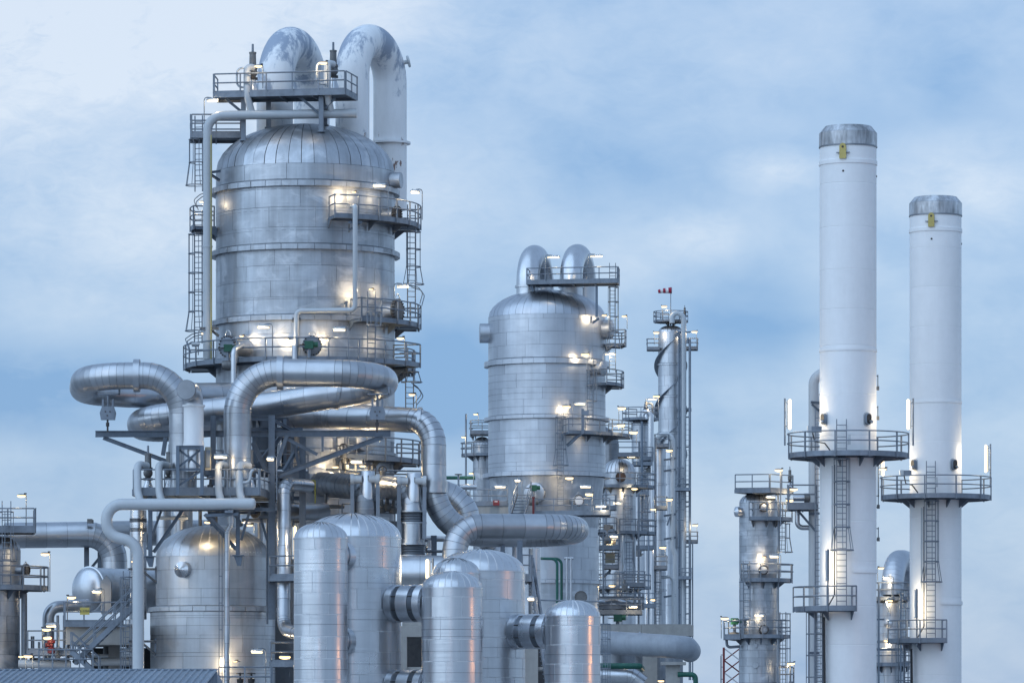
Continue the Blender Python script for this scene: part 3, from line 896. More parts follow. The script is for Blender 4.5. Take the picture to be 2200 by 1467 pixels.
def actuator(label, px, py, D, s=1.0, mat=None):
    t = thing('valve_actuator', label, 'valve', W(px, py, D), 'green valve actuators')
    c = W(px, py, D)
    mb = MB(); mb.box(tuple(c), (.42 * s, .4 * s, .36 * s)); part('motor_box', mb, mat or M_gact, t)
    mb = MB(); mb.cyl(c + Vector((.2 * s, 0, .02)), c + Vector((.42 * s, 0, .02)), .13 * s, 12); part('end_cover', mb, mat or M_gact, t)
    mb = MB(); mb.cyl(c + Vector((0, 0, -.17 * s)), c + Vector((0, 0, -.75 * s)), .09 * s, 10); part('yoke', mb, M_steel, t)
    mb = MB(); lathe_dir(mb, [(.001, -.3 * s), (.22 * s, -.3 * s), (.26 * s, 0), (.22 * s, .3 * s), (.001, .3 * s)], c + Vector((0, 0, -.85 * s)), (1, 0, 0), 14); part('valve_body', mb, M_castg, t)
    mb = MB(); mb.tube([c + pol(.22 * s, 2 * PI * i / 12, 0) + Vector((-.28 * s, 0, 0)) for i in range(13)], .02 * s, 5, False); part('hand_wheel', mb, M_bolt, t)
actuator('green valve actuator on the left of the big ring platform', 490, 748, 253.6, 1.1)
actuator('green valve actuator in front of the right manway on the big ring platform', 664, 741, 253.2, 1.15)
for a in ((566, 703, 253.7, 'gooseneck tube lamp over the big ring platform, nearer the left manway', 'tube', 1, 1.7),
          (729, 709, 253.7, 'gooseneck tube lamp over the big ring platform, nearer the green right manway', 'tube', 1, 1.6),
          (860, 727, 257.0, 'oval lamp just under the halfway platform on the right edge', 'flood', 1, 1.0),
          (866, 616, 257.4, 'tube lamp above the halfway platform on the right edge', 'tube', -1, 1.2),
          (815, 400, 254.9, 'tube lamp above the curved top platform in front of the wide column', 'tube', 1, 1.6),
          (892, 414, 256.8, 'small tube lamp at the right end of the curved top platform', 'tube', 1, 1.5),
          (760, 413, 255.0, 'small wall lamp under the top ring at the curved platform', 'flood', 1, .4),
          (797, 622, 255.3, 'small wall lamp beside the ladder below the middle ring', 'flood', 1, .3),
          (519, 722, 255.6, 'small wall lamp above the left manway of the ring platform', 'flood', 1, .4),
          (615, 728, 254.6, 'small wall lamp beside the thin riser on the ring platform', 'flood', 1, .4),
          (701, 726, 254.8, 'small wall lamp right of the green right manway', 'flood', 1, .4)):
    lamp(a[0], a[1], a[2], a[3], a[4], a[5], a[6], L=.46 if 'small' in a[3] else .66, sc=.5 if 'wall' in a[3] else .85, post='wall' not in a[3], pw=75 if 'wall' in a[3] else None)

# ================================================================== looped pipes in front
gL = 'big looped insulated pipes'
clad_pipe('left looped pipe that swings out over the crane beam beside the white duct',
          [W(392, 1062, 243.5), W(392, 806, 243.5), W(183, 808, 243.5), W(176, 842, 249.2), W(330, 850, 251.0), W(560, 850, 253.6)], .70, [0, 2.0, 2.35, 2.2, 2, 0], group=gL,
          collars=[(W(294, 807, 243.5), (1, 0, 0), .32, .17)])
clad_pipe('right looped pipe rising from the tank and folding back across the column',
          [W(510, 1080, 243.2), W(510, 799, 243.2), W(826, 803, 242.6), W(826, 833, 247.2), W(560, 872, 248.4), W(300, 901, 249.0), W(304, 928, 253.2), W(560, 896, 251.8)], .715, [0, 2.15, 2.3, 2.1, 0, 1.9, 1.75, 0], group=gL,
          collars=[(W(602, 801, 243), (1, 0, 0), .32, .17), (W(728, 847.5, 247.6), (1, 0, -.15), .2, .10)])
clad_pipe('long pipe dropping right of the column and doubling back to the short drum',
          [W(560, 896, 251.9), W(700, 893, 251.7), W(932, 905, 247.5), W(932, 1146, 247.0), W(1236, 1150, 249.5), W(1240, 1131, 244.6), W(978, 1130, 243.0), W(976, 1290, 242.6)], .66, [0, 2, 1.5, 2.5, 2.3, 2.3, 1.35, 0], group=gL,
          collars=[(W(932, 1046, 246.9), (0, 0, 1), .62, .06), (W(903, 903.5, 248.0), (1, -.1, 0), .2, .06)])
def elbow_set(lb, px0, py0, D0, px1, D1, r, tail, mt, stub):
    clad_pipe('dull clad elbow pipe leaving the wide column ' + lb, [W(px0, py0, D0), W(px1, py0 + 6, D1), W(px1, tail[0], D1)] + tail[1:], r, [0, 1.25] + [1.0] * len(tail), mat=mt, Ls=.8, La=.26, core=M_drum, group='dull elbow pipes behind the drums')
    t = thing('pipe_stub', 'blind pipe stub with a dark L shaped lug ' + lb, 'pipe stub', W(px1 + 3, stub[1], D1 - .2), 'blind pipe stubs')
    mb = MB(); mb.lathe([(.40, 0), (.40, Zw(stub[0], D1) - Zw(stub[1], D1)), (.38, Zw(stub[0], D1) - Zw(stub[1], D1) + .03), (.001, Zw(stub[0], D1) - Zw(stub[1], D1) + .03)], 24, Matrix.Translation(W(px1 + 3, stub[1], D1 - .2))); part('stub_pipe', mb, M_drum, t)
    q = W(px1 + 8, stub[0] + 13, D1 - .62); mb = MB(); mb.box(tuple(q + Vector((-.07, 0, 0))), (.04, .04, .26)); mb.box(tuple(q + Vector((.0, 0, -.12))), (.16, .04, .04)); part('lug', mb, M_bolt, t)
    for e, pxx in ((0, px1 - 29), (1, px1 + 26)):
        t = thing('hinge_arm', 'grey hinged tie arm with round pin head, %s of the stub %s' % (('left', 'right')[e], lb), 'tie arm', W(pxx, 1140, D1 - .3), 'hinged tie arms')
        mb = MB(); mb.box(tuple(W(pxx, 1092, D1 - .45)), (.2, .16, 3.2)); part('arm', mb, M_steel, t)
        mb = MB(); s = (.16, -.05)[e]; c = W(pxx, stub[0] + 16, D1 - .45)
        mb.cyl(c + Vector((-.10, 0, 0)), c + Vector((.10, 0, 0)), .28, 20); part('pin_head', mb, M_grey, t)
        mb = MB(); mb.cyl(c + Vector((.1 if e == 0 else -.1, 0, 0)), c + Vector((.5 if e == 0 else -.5, 0, 0)), .21, 16); part('pin', mb, M_grey, t)
        mb = MB(); mb.cyl(c + Vector((-.13, 0, 0)), c + Vector((.13, 0, 0)), .1, 10); part('pin_hole', mb, M_bolt, t)
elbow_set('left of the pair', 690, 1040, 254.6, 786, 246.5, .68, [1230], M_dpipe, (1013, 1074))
elbow_set('right of the pair', 795, 1045, 254.4, 886, 246.5, .64, [1222, W(820, 1242, 246.5)], M_pipe, (1017, 1078))
for yy, lb in ((1111, 'upper'), (1181, 'lower')):
    t = thing('expansion_bellows', '%s dark ribbed bellows on the vertical pipe right of the domed drum' % lb, 'bellows', W(886, yy, 246.5), 'pipe bellows')
    mb = MB(); pr = []
    for i in range(9): pr.append((.66 + (.05 if i % 2 else 0), -.26 + i * .065))
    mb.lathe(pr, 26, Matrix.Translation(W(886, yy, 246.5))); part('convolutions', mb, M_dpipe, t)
    for e in (-1, 1):
        mb = MB(); z = e * .30; mb.lathe([(.62, z - .04), (.77, z - .04), (.77, z + .04), (.62, z + .04)], 26, Matrix.Translation(W(886, yy, 246.5))); part('end_ring', mb, M_pipe, t)
clad_pipe('vertical insulated pipe between the round tank and the near slim drum', [W(664, 1044, 247), W(610, 1038, 244.5), W(609, 1352, 243.0), W(668, 1366, 240)], .345, [0, .7, .9, 0], Ls=1.0, La=.2)
clad_pipe('short horizontal pipe behind the end of the pale valve header', [W(548, 1096, 245.6), W(620, 1098, 247.5), W(700, 1099, 249)], .44, 0, Ls=.9)
plain_pipe('yellow guard pole beside the dark elbow pipe', [W(660, 1032, 249), W(677, 1032, 249), W(677, 1090, 249)], .035, .05, mat=M_yrod, name='rod', cat='rod', n=6)
plain_pipe('rusty thin header running across the base of the wide column', [W(660, 1088, 252.4), W(740, 1088, 252.4)], .10, 0, mat=M_castg)

for a in ((766, 993, 252.4, 'tube lamp over the dark elbow pipes at the foot of the wide column', 'tube', 1, .9, 70), (779, 1001, 251.8, 'oval lamp right of the tube lamp over the dark elbow pipes', 'flood', 1, .5, 60), (885, 848, 257.2, 'pole lamp at the right edge of the wide column above the dropping pipe', 'flood', 1, .9, 40),
          (720, 1003, 254.2, 'small wall lamp glowing on the pale cladding left of the dark elbow pipes', 'flood', 1, .3, 70), (806, 934, 253.6, 'small lamp behind the crane beam at the dark ring platform', 'flood', 1, .4, 80), (446, 1122, 246.6, 'lamp hanging under the valve platform over the round tank dome', 'flood', 1, -.3, 90), (536, 1128, 247.4, 'small lamp among the steel struts right above the round tank dome', 'flood', 1, .4, 70)):
    lamp(*a[:7], pw=a[7], L=.6, sc=.75)
plain_pipe('dark small bore pipe with bends at the foot of the wide column', [W(742, 1010, 252.8), W(742, 986, 252.8), W(764, 986, 252.8), W(764, 1012, 252.8)], .06, .15, mat=M_castg, n=8)
plain_pipe('long thin handrail pipe crossing below the dark ring platform', [W(700, 1008, 252.6), W(905, 1012, 253.5)], .05, 0, mat=M_steel, n=8)
plain_pipe('thin conduit crossing below the long handrail pipe', [W(730, 1016, 252.8), W(900, 1019, 253.5)], .04, 0, mat=M_castg, n=8)
for px, y0, y1, lb in ((742, 985, 1020, 'left'), (738, 955, 1000, 'second'), (800, 1000, 1030, 'third'), (822, 1003, 1030, 'right')):
    t = thing('hand_valve', 'dark small valve cluster below the dark ring platform, %s of four' % lb, 'valve', W(px, y1, 252.6), 'dark valves below the ring platform')
    mb = MB(); mb.cyl(W(px, y1, 252.6), W(px, y0, 252.6), .06, 8); part('stem', mb, M_castg, t)
    mb = MB(); c = W(px, y0 + 6, 252.6); mb.tube([c + Vector((.2 * math.cos(2 * PI * i / 12), 0, .2 * math.sin(2 * PI * i / 12))) for i in range(13)], .035, 5, False); part('hand_wheel', mb, M_bolt, t)
    mb = MB(); mb.lathe([(.001, -.2), (.2, -.15), (.22, .1), (.001, .2)], 10, Matrix.Translation(W(px, (y0 + y1) / 2, 252.6))); part('valve_body', mb, M_castg, t)
platform_poly('cluttered lower walkway between the dark elbow pipes and the wide column', [(735, 251.8), (905, 252), (905, 254), (735, 254)], 1126, edges=(0,))
t = thing('plant_valve_group', 'dark valve manifold between the two elbow pipes', 'valve', W(835, 1092, 250))
for px, yy in ((820, 1092), (832, 1088), (846, 1094)):
    mb = MB(); mb.lathe([(.001, -.25), (.25, -.2), (.28, .05), (.12, .15), (.08, .5), (.001, .52)], 12, Matrix.Translation(W(px, yy, 250))); part('valve_body', mb, M_castg, t)
mb = MB(); mb.cyl(W(810, 1094, 250), W(862, 1094, 250), .12, 10); part('manifold_pipe', mb, M_castg, t)
for i, pts in enumerate((((452, 412, 259.4), (430, 418, 259.4), (416, 430, 259.2), (422, 446, 259)), ((436, 712, 258.6), (412, 718, 258), (398, 728, 257.4), (406, 752, 256)), ((880, 612, 258.6), (900, 618, 258.4), (908, 630, 258.2), (902, 652, 258)), ((884, 822, 258.9), (898, 832, 258.8), (906, 846, 258.6), (890, 866, 258.4)))):
    lb = ('below the small box platform', 'at the foot of the long left ladder', 'below the right edge ladder cage', 'above the dropping pipe')[i]
    t = thing('ladder_gate_loop', 'thin bent steel ladder loop ' + lb, 'ladder loop', W(*pts[0]), 'bent ladder loops')
    for k in (0, 1):
        mb = MB(); q = [W(a + k * 4, b + k * 5, d + .1 * k) for a, b, d in pts]; mb.tube(pipe_points(fillet(q, [0, .25, .25, 0])), .028, 5); part('loop_bar', mb, M_frame, t)
# white duct with turned down end
t = thing('vent_duct', 'white vent duct with an elbow end standing in a steel frame', 'duct', W(416, 1010, 241.5))
dT = Matrix.Translation(W(416, 958, 241.5)); hD = Zw(874, 241.5) - Zw(958, 241.5)
mb = MB(); mb.lathe([(.56, 0), (.52, .3), (.52, hD)], 32, dT); part('duct_shell', mb, M_white, t)
mb = MB(); mb.lathe([(.5, hD), (.59, hD), (.59, hD + .1), (.5, hD + .1)], 32, dT); part('flange', mb, M_white, t)
mb = MB(); mb.lathe([(.47, -1.35), (.50, -.9), (.50, -.02)], 28, dT); part('lower_shell', mb, M_drum, t)
p0 = W(416, 874, 241.5)
mb = MB(); mb.tube(pipe_points(fillet([p0 + Vector((0, 0, .02)), p0 + Vector((.0, 0, .75)), p0 + Vector((-.30, -1.25, .80))], [0, .62, 0])), .50, 28); part('elbow', mb, M_drum, t)
q = p0 + Vector((-.30, -1.27, .80)); mb = MB(); lathe_dir(mb, [(.001, .02), (.50, .02), (.52, 0), (.52, -.05), (.001, -.05)], q, (-.22, -.97, .03), 32); part('end_cover', mb, M_dpipe, t)
fr = []
for px in (382, 434):
    fr.append(('post', W(px, 1062, 240.8), W(px, 958, 240.8), .22)); fr.append(('post', W(px + 1, 1062, 242.3), W(px + 1, 958, 242.3), .18))
fr += [('beam', W(379, 961, 240.8), W(437, 961, 240.8), .2), ('beam', W(379, 1008, 240.85), W(437, 1008, 240.85), .12), ('brace', W(382, 1004, 240.9), W(434, 964, 240.9), .11), ('brace', W(382, 1044, 240.9), W(434, 1010, 240.9), .11), ('brace', W(382, 964, 241.0), W(434, 1004, 241.0), .11)]
steel_frame('steel frame holding up the white vent duct', fr, W(408, 1062, 241.5))
mb = MB(); bx = thing('cable_cabinet', 'tall narrow cream cabinet right of the white duct frame', 'cabinet', W(447, 1020, 242))
mb.box(tuple(W(447, 985, 242)), (.30, .3, 1.2)); part('cabinet_body', mb, paint('cream_cabinet_paint', (.45, .41, .31), .5), bx)
mb = MB(); mb.box(tuple(W(447, 985, 241.83)), (.22, .03, .9)); part('cabinet_door', mb, M_steel, bx)

# crane beams with hangers
fr = [('beam', W(205, 932, 245.9), W(839, 931, 245.9), .33),
      ('brace', W(222, 940, 245.9), W(372, 996, 245.9), .22), ('brace', W(822, 938, 245.9), W(598, 1022, 245.9), .26),
      ('column', W(458, 1130, 245.6), W(458, 893, 245.6), .34), ('column', W(584, 1330, 245.6), W(584, 892, 245.6), .42), ('column', W(650, 1467, 247.2), W(650, 935, 247.2), .42),
      ('beam', W(470, 898, 245.6), W(590, 898, 245.6), .26), ('beam', W(540, 922, 245.6), W(650, 922, 247), .2),
      ('brace', W(543, 950, 245.7), W(574, 1014, 245.7), .26), ('brace', W(590, 1012, 245.7), W(617, 934, 245.7), .26), ('brace', W(612, 940, 245.8), W(682, 976, 245.8), .16),
      ('brace', W(628, 940, 246.5), W(652, 1040, 247), .22), ('hanger', W(693, 936, 245.8), W(693, 970, 245.8), .14), ('brace', W(610, 1012, 246), W(640, 960, 247), .2),
      ('brace', W(356, 940, 245.7), W(350, 978, 245.7), .26), ('beam', W(446, 1100, 245.6), W(600, 1100, 245.6), .2),
      ('brace', W(520, 1130, 245.6), W(452, 1010, 245.6), .18), ('brace', W(556, 1000, 247.5), W(610, 930, 247.5), .2), ('brace', W(592, 905, 245.9), W(640, 930, 246.8), .16)]
steel_frame('long dark steel beam frame with diagonal struts carrying the looped pipes', fr, W(584, 1330, 245.6))
for px, D, lb in ((232, 244.0, 'left'), (811, 243.6, 'right')):
    c = W(px, 887, D); t = thing('spring_hanger', 'grey spring support box with hook rod under the %s end of the looped pipes' % lb, 'spring support', c + Vector((0, 0, -1.0)), 'spring supports')
    w, h2 = .42, .33
    mb = MB(); vs = []
    for y in (-.18, .18):
        for x, z in ((-.30, .34), (.30, .34), (.42, .0), (.36, -.36), (-.36, -.36), (-.42, 0)): vs.append((c.x + x, c.y + y, c.z + z))
    mb.add(vs, [(0, 1, 2, 3, 4, 5), (11, 10, 9, 8, 7, 6)] + [(i, 6 + i, 6 + (i + 1) % 6, (i + 1) % 6) for i in range(6)]); part('spring_box', mb, M_steel, t)
    for e in (-1, 1):
        mb = MB(); mb.box(tuple(c + Vector((e * .26, 0, .52))), (.1, .3, .4)); part('yoke', mb, M_steel, t)
    mb = MB(); mb.cyl(c + Vector((0, 0, .3)), c + Vector((0, 0, .95)), .06, 8); part('upper_rod', mb, M_steel, t)
    mb = MB(); mb.box(tuple(c + Vector((.05, 0, .98))), (1.15, .35, .07)); mb.box(tuple(c + Vector((.6, 0, 1.15))), (.07, .35, .4)); part('pipe_shoe', mb, M_steel, t)
    mb = MB(); mb.cyl(c + Vector((-.02, 0, -.36)), c + Vector((-.02, 0, -1.0)), .05, 8); mb.cyl(c + Vector((-.02, 0, -.5)), c + Vector((-.02, 0, -.7)), .09, 8); part('hook_rod', mb, M_bolt, t)
    for dx2, dz2 in ((-.12, .06), (.12, .06), (-.02, -.14)):
        mb = MB(); mb.cyl(c + Vector((dx2, -.18, dz2)), c + Vector((dx2, -.22, dz2)), .04, 8); part('bolt', mb, M_bolt, t)

# valve platform over the round tank
platform_poly('valve platform of dark steel above the round tank', [(287, 242.3), (556, 242.0), (594, 248.5), (318, 248.5)], 1054, edges=(0, 1), depth=.34)
for px, py, s, lb in ((318, 1064, .77, 'first'), (364, 1061, .77, 'second'), (492, 1058, .77, 'third'), (537, 1057, .77, 'fourth')):
    relief_valve('%s relief valve from the left on the platform above the round tank' % lb, px, py, 243.4, s * .9)
    dxp = -23
    plain_pipe('white discharge pipe bending into the pale header, %s from the left' % lb, [W(px - 2, 1001, 242.9), W(px + dxp, 996, 242.3), W(px + dxp + 1, 1058, 241.7), W(px + dxp + 8, 1082, 241.3)], .20, [0, .36, .9, 0], group='valve discharge pipes', mat=M_grey)
plain_pipe('thick pale grey header pipe under the valve platform, hooking down on the left', [W(543, 1082, 240.8), W(229, 1083, 240.8), W(229, 1148, 240.8), W(297, 1166, 240.8), W(297, 1520, 240.8)], .30, [0, .8, .8, .9, 0])
t = thing('header_end_cap', 'round pale blank end on the right of the pale header pipe', 'pipe cap', W(544, 1082, 240.8)); mb = MB(); lathe_dir(mb, [(.30, 0), (.28, .08), (.18, .14), (.001, .17)], W(543, 1082, 240.8), (1, 0, 0), 24); part('cap', mb, M_grey, t)
plain_pipe('thin pale loop pipe on the right of the valve platform', [W(522, 1036, 241.9), W(536, 1036, 241.9), W(540, 1007, 241.9), W(556, 1010, 242.2)], .075, .25)
lamp(474, 982, 241.6, 'gooseneck tube lamp above the valve platform, left of the third valve', side=1, h=2.2, L=.68)
lamp(581, 987, 242.2, 'gooseneck lamp at the right corner of the valve platform', side=1, h=2.1, L=.34)
c = thing('pipe_saddle', 'steel saddle with cantilever arm under the pale header pipe', 'pipe support', W(492, 1110, 241))
mb = MB(); mb.box(tuple(W(492, 1099, 240.8)), (.42, .4, .12)); part('saddle', mb, M_steel, c)
mb = MB(); mb.beam(W(440, 1107, 241), W(512, 1104, 241), .2, .16); part('arm', mb, M_frame, c)
mb = MB(); mb.beam(W(448, 1110, 241), W(482, 1142, 241.8), .12, .14); part('brace', mb, M_frame, c)
fr = []
for px in (323, 511):
    fr += [('leg', W(px, 1196, 243.6), W(px, 1062, 243.6), .26)]
fr += [('brace', W(330, 1186, 243.7), W(392, 1096, 243.7), .18), ('brace', W(440, 1104, 243.7), W(508, 1180, 243.7), .2), ('brace', W(316, 1180, 244.4), W(346, 1098, 244.4), .15), ('brace', W(518, 1160, 244), W(536, 1098, 244), .16), ('beam', W(318, 1094, 244.2), W(590, 1094, 244.2), .2),
       ('brace', W(556, 1098, 246), W(574, 1160, 246), .16), ('leg', W(588, 1330, 248), W(588, 1066, 248), .3)]
steel_frame('steel legs and diagonal struts standing on the shoulders of the round tank', fr, W(323, 1196, 243.6))
for px, py, lb in ((322, 1208, 'left'), (512, 1206, 'right')):
    t = thing('leg_bracket', 'dark triangular bracket under the %s steel leg on the round tank' % lb, 'bracket', W(px, py, 243.6), 'leg brackets')
    mb = MB(); b = W(px, py, 243.6); vs = [b + Vector((x, y, z)) for y in (-.12, .25) for x, z in ((-.22, .28), (.22, .28), (.14, -.22), (-.05, -.22))]
    mb.add(vs, [(0, 1, 2, 3), (7, 6, 5, 4), (0, 4, 5, 1), (1, 5, 6, 2), (2, 6, 7, 3), (3, 7, 4, 0)]); part('gusset', mb, M_frame, t)
    mb = MB(); mb.box(tuple(b + Vector((0, .02, .32))), (.6, .5, .06)); part('bearing_plate', mb, M_frame, t)

# ================================================================== round tank at lower left
v0 = Col('round_tank', 'broad domed aluminium clad tank below the valve platform', 457, 250, 122, M_tank, M_joint, cat='tank')
v0.shell(0, v0.zf(1193))
v0.dome(1193, 1.75, 34, gap=.022, seal=M_seal, inset=.015)
v0.clad([1193, 1222, 1263, 1299], 9, gap=.016)
v0.straps([1283], hh=.02)
v0.ring(1299, 1311, 138, n=30)
R2 = v0.m(134)
v0.shell(0, v0.zf(1312), R=R2)
v0.clad([1313, 1326, 1363, 1401, 1438, 1475, 1510], 9, R=R2, gap=.016)
v0.straps([1321, 1343, 1371, 1409, 1445], R=R2, hh=.02)
v0.manway(-26, 1223, 17, L=.42, kind='cone', mat=M_drum)
mb = MB(); mb.box((0, 0, 0), (.1, .1, .1))
clad_pipe('slim vertical pipe standing in front of the round tank', [W(496, 1092, 243.2), W(496, 1128, 243.2), W(488, 1142, 243.2), W(487, 1500, 243.2)], .145, [0, .3, .3, 0], Ls=1.0, La=.2, n=14)
ladder('thin ladder rail left of the slim pipe on the round tank', 474, 243.3, 1136, 1467, a=0, w=.16, sp=1.4, group=None)
fr = []
for y, x2 in ((1222, 335), (1377, 334)):
    fr += [('arm', W(276, y, 241.2), W(x2, y, 246.9), .12), ('brace', W(305, y + 3, 241.3), W(x2 - 1, y + 27, 246.9), .1), ('plate', W(x2, y - 6, 246.9), W(x2, y + 32, 246.9), .12)]
steel_frame('two light bracket arms holding the pale header downpipe off the round tank', fr, W(300, 1222, 243))
lamp(552, 1400, 244.4, 'tube lamp low on the right of the round tank', side=1, h=1.6, L=.6)
lamp(612, 1411, 244.6, 'bright oval lamp between the round tank and the slim near drum', 'flood', h=1.0, sc=1.3)
lamp(505, 1420, 246.2, 'small wall lamp low on the round tank right of the slim pipe', 'flood', h=.5, sc=.5, post=False, pw=95)
lamp(634, 1166, 243.0, 'upright tube lamp left of the near slim drum', 'vert', side=-1, h=1.2, L=1.65, sc=.95)
platform_poly('short walkway between the round tank and the near slim drum', [(580, 243.0), (640, 242.0), (640, 245.0), (580, 245.5)], 1240, edges=(0, 2))
platform_poly('lower walkway between the round tank and the near slim drum', [(582, 243.4), (650, 243), (650, 245.5), (582, 245.5)], 1424, edges=(0, 2))
platform_poly('pump platform with small valves at the foot of the round tank', [(470, 241.4), (582, 241.4), (582, 244), (470, 244)], 1478, edges=(0, 1))
for px, lb in ((516, 'left'), (540, 'right')):
    t = thing('hand_valve', 'small dark hand wheel valve at the foot of the round tank, %s of two' % lb, 'valve', W(px, 1462, 242.6), 'small hand valves')
    mb = MB(); mb.cyl(W(px, 1470, 242.6), W(px, 1444, 242.6), .05, 8); part('stem', mb, M_bolt, t)
    mb = MB(); c = W(px, 1446, 242.6); mb.tube([c + pol(.2, 2 * PI * i / 12) for i in range(13)], .025, 5, False); part('hand_wheel', mb, M_bolt, t)
    mb = MB(); mb.lathe([(.001, -.12), (.16, -.1), (.18, .1), (.001, .14)], 12, Matrix.Translation(W(px, 1462, 242.6))); part('valve_body', mb, M_bolt, t)

# ================================================================== front drums
def drum(label, px, D, Rpx, ybase, H, seams, n, nd, seed=0):
    c = Col('vertical_drum', label, px, D, Rpx, M_drum, M_seal, cat='drum', group='domed aluminium drums in front')
    c.shell(0, c.zf(ybase), inset=.010); c.seed = seed
    c.dome(ybase, H, nd, gap=.032, seal=M_seal, jit=.012, inset=.012)
    c.clad(seams, n, gap=.03, jit=.006, off=.15)
    R = c.R; z = c.zf(ybase)
    mb = MB(); mb.lathe([(R + .004, z - .05), (R + .025, z - .045), (R + .025, z + .01), (R - .02, z + .03)], 64, Matrix.Translation(c.org())); part('shoulder_band', mb, M_drum, c.t)
    return c
v2 = drum('big domed drum at centre front behind the slim near drum', 757, 211, 105, 1151, 1.12, [1151, 1172, 1217, 1264, 1309, 1355, 1400, 1448, 1495], 12, 34, 0)
v2.straps([1251, 1330, 1425], hh=.018)
v1 = drum('slim near drum in front of the big domed drum at centre', 689, 207, 58, 1154, .72, [1154, 1179, 1226, 1273, 1319, 1366, 1414, 1459, 1500], 6, 26, 1)
v1.straps([1209, 1251, 1298, 1340, 1396, 1437], hh=.018)
v4 = drum('squat wide drum with a broad dome at the foot of the doubled pipe', 1032, 214.6, 96, 1225, 1.05, [1225, 1244, 1287, 1328, 1368, 1412, 1454, 1495], 12, 32, 2)
v4.straps([1314, 1390, 1435], hh=.018)
v3 = drum('slim near drum in front of the squat wide drum', 971, 208.4, 65.5, 1261, .76, [1261, 1281, 1325, 1372, 1420, 1466, 1500], 6, 28, 0)
v3.straps([1329, 1351, 1366, 1398, 1444], hh=.018)
v3b = drum('drum dome peeping between the slim near drum and the squat wide drum', 980, 211.6, 51, 1229, .68, [1229, 1262, 1300, 1350, 1400, 1495], 6, 26, 2)
v5 = drum('shortest near drum on the right in front of the grey duct', 1230, 211.7, 60, 1322, .74, [1322, 1342, 1384, 1425, 1466, 1500], 6, 28, 1)
v5.straps([1405, 1448], hh=.018)
v2.open_seams(34, (-7, -5, -3, -2, 0, 1, 3, 4, 6)); v1.open_seams(26, (-4, -2, -1, 0, 1, 2, 4)); v3b.open_seams(26, (-5, -4, -2, -1, 0, 2, 3)); v3.open_seams(28, (2,), t0=70); v4.open_seams(32, (-1, 1, 2), t0=66)
def bellows(label, ca, cb, py, rpx, D):
    pa = Vector((ca.x, ca.D, 0)); pb = Vector((cb.x, cb.D, 0)); d = (pb - pa).normalized()
    a = pa + d * (ca.R - .12); b = pb - d * (cb.R - .12); z = Zw(py, D); a.z = b.z = z
    L = (b - a).length; r = rpx * D / F
    t = thing('bellows_joint', label, 'bellows joint', a, 'bellows joints between drums')
    def ln(nm, x0, x1, prof, m):
        mb = MB(); lathe_dir(mb, [(rr, x0 + (x1 - x0) * u) for rr, u in prof], a, d, 36); part(nm, mb, m, t, angle=30)
    ln('end_collar', 0, L * .22, [(r * .8, 0), (r, .1), (r, .9), (r * .86, 1)], M_drum)
    ln('end_collar', L * .78, L, [(r * .86, 0), (r, .1), (r, .9), (r * .8, 1)], M_drum)
    ln('middle_sleeve', L * .33, L * .67, [(r * .8, 0), (r * .99, .04), (r * .99, .96), (r * .8, 1)], M_drum)
    for x0 in (.215, .665):
        pr = []
        for i in range(13): pr.append((r * (.95 if i % 2 else .88), i / 12))
        ln('convolutions', L * x0, L * (x0 + .12), pr, M_pipe)
    for k in range(8):
        th = 2 * PI * (k + .5) / 8; u = d.cross(Vector((0, 0, 1))); o = (u * math.cos(th) + Vector((0, 0, 1)) * math.sin(th)) * r * .93
        mb = MB(); mb.cyl(a + d * L * .16 + o, a + d * L * .4 + o, .025, 5); mb.cyl(a + d * L * .6 + o, a + d * L * .84 + o, .025, 5); part('tie_rod', mb, M_bolt, t)
bellows('ribbed bellows joint between the big domed drum and the slim near drum', v2, v3, 1295, 41, 209)
bellows('lower ribbed bellows joint cut by the bottom of the picture', v2, v3, 1478, 41, 209)
bellows('ribbed bellows joint between the squat wide drum and the shortest drum', v4, v5, 1356, 38, 213)
for py, lb in ((1193, 'upper'), (1376, 'lower')):
    t = thing('drum_nozzle', '%s round nozzle ring on the right side of the near slim drum' % lb, 'nozzle', W(730, py, 207.6), 'drum nozzles')
    p = Vector((v1.x, v1.D, Zw(py, 207.6))) + pol(v1.R - .25, rad(140)); d = pol(1, rad(140))
    mb = MB(); lathe_dir(mb, [(.5, 0), (.60, .1), (.60, .75), (.5, .8)], p, d, 32); part('neck', mb, M_drum, t)
    mb = MB(); lathe_dir(mb, [(.5, .3), (.66, .3), (.66, .36), (.5, .36)], p, d, 32); part('neck_band', mb, M_pipe, t)
lamp(918, 1222, 214, 'upright tube lamp between the big domed drum and the squat wide drum', 'vert', side=1, h=1.3, L=.80, sc=1.0)

# sodium street lamps on the site road, out of frame to the right and behind: their orange light streaks down the drums
for x, y, lb, pw2 in ((44.0, 201.0, 'orange sodium street lamp on the site road right of the drums', 2600), (-13.0, 96.0, 'orange sodium street lamp on the site road in front of the round tank', 1100)):
    t = thing('street_lamp', lb, 'street lamp', (x, y, 0), 'sodium street lamps')
    mb = MB(); mb.tube([(x, y, 0), (x, y, 4), (x, y, 9.6), (x - .3, y, 9.95), (x - 1.4, y, 10.1)], .1, 8, True, [.12, .1, .07, .06, .05]); part('pole', mb, M_steel, t)
    mb = MB(); mb.tube([(x - 1.3, y, 10.1), (x - 1.5, y, 10.12), (x - 2.0, y, 10.12), (x - 2.1, y, 10.1)], .1, 8, True, [.08, .15, .15, .08]); part('lamp_head', mb, M_grey, t)
    mb = MB(); mb.box((x - 1.75, y, 9.95), (.5, .2, .06)); part('lens', mb, M_orange, t)
    bulb(t, (x - 1.75, y, 9.7), pw2, .25, (1.0, .42, .13))

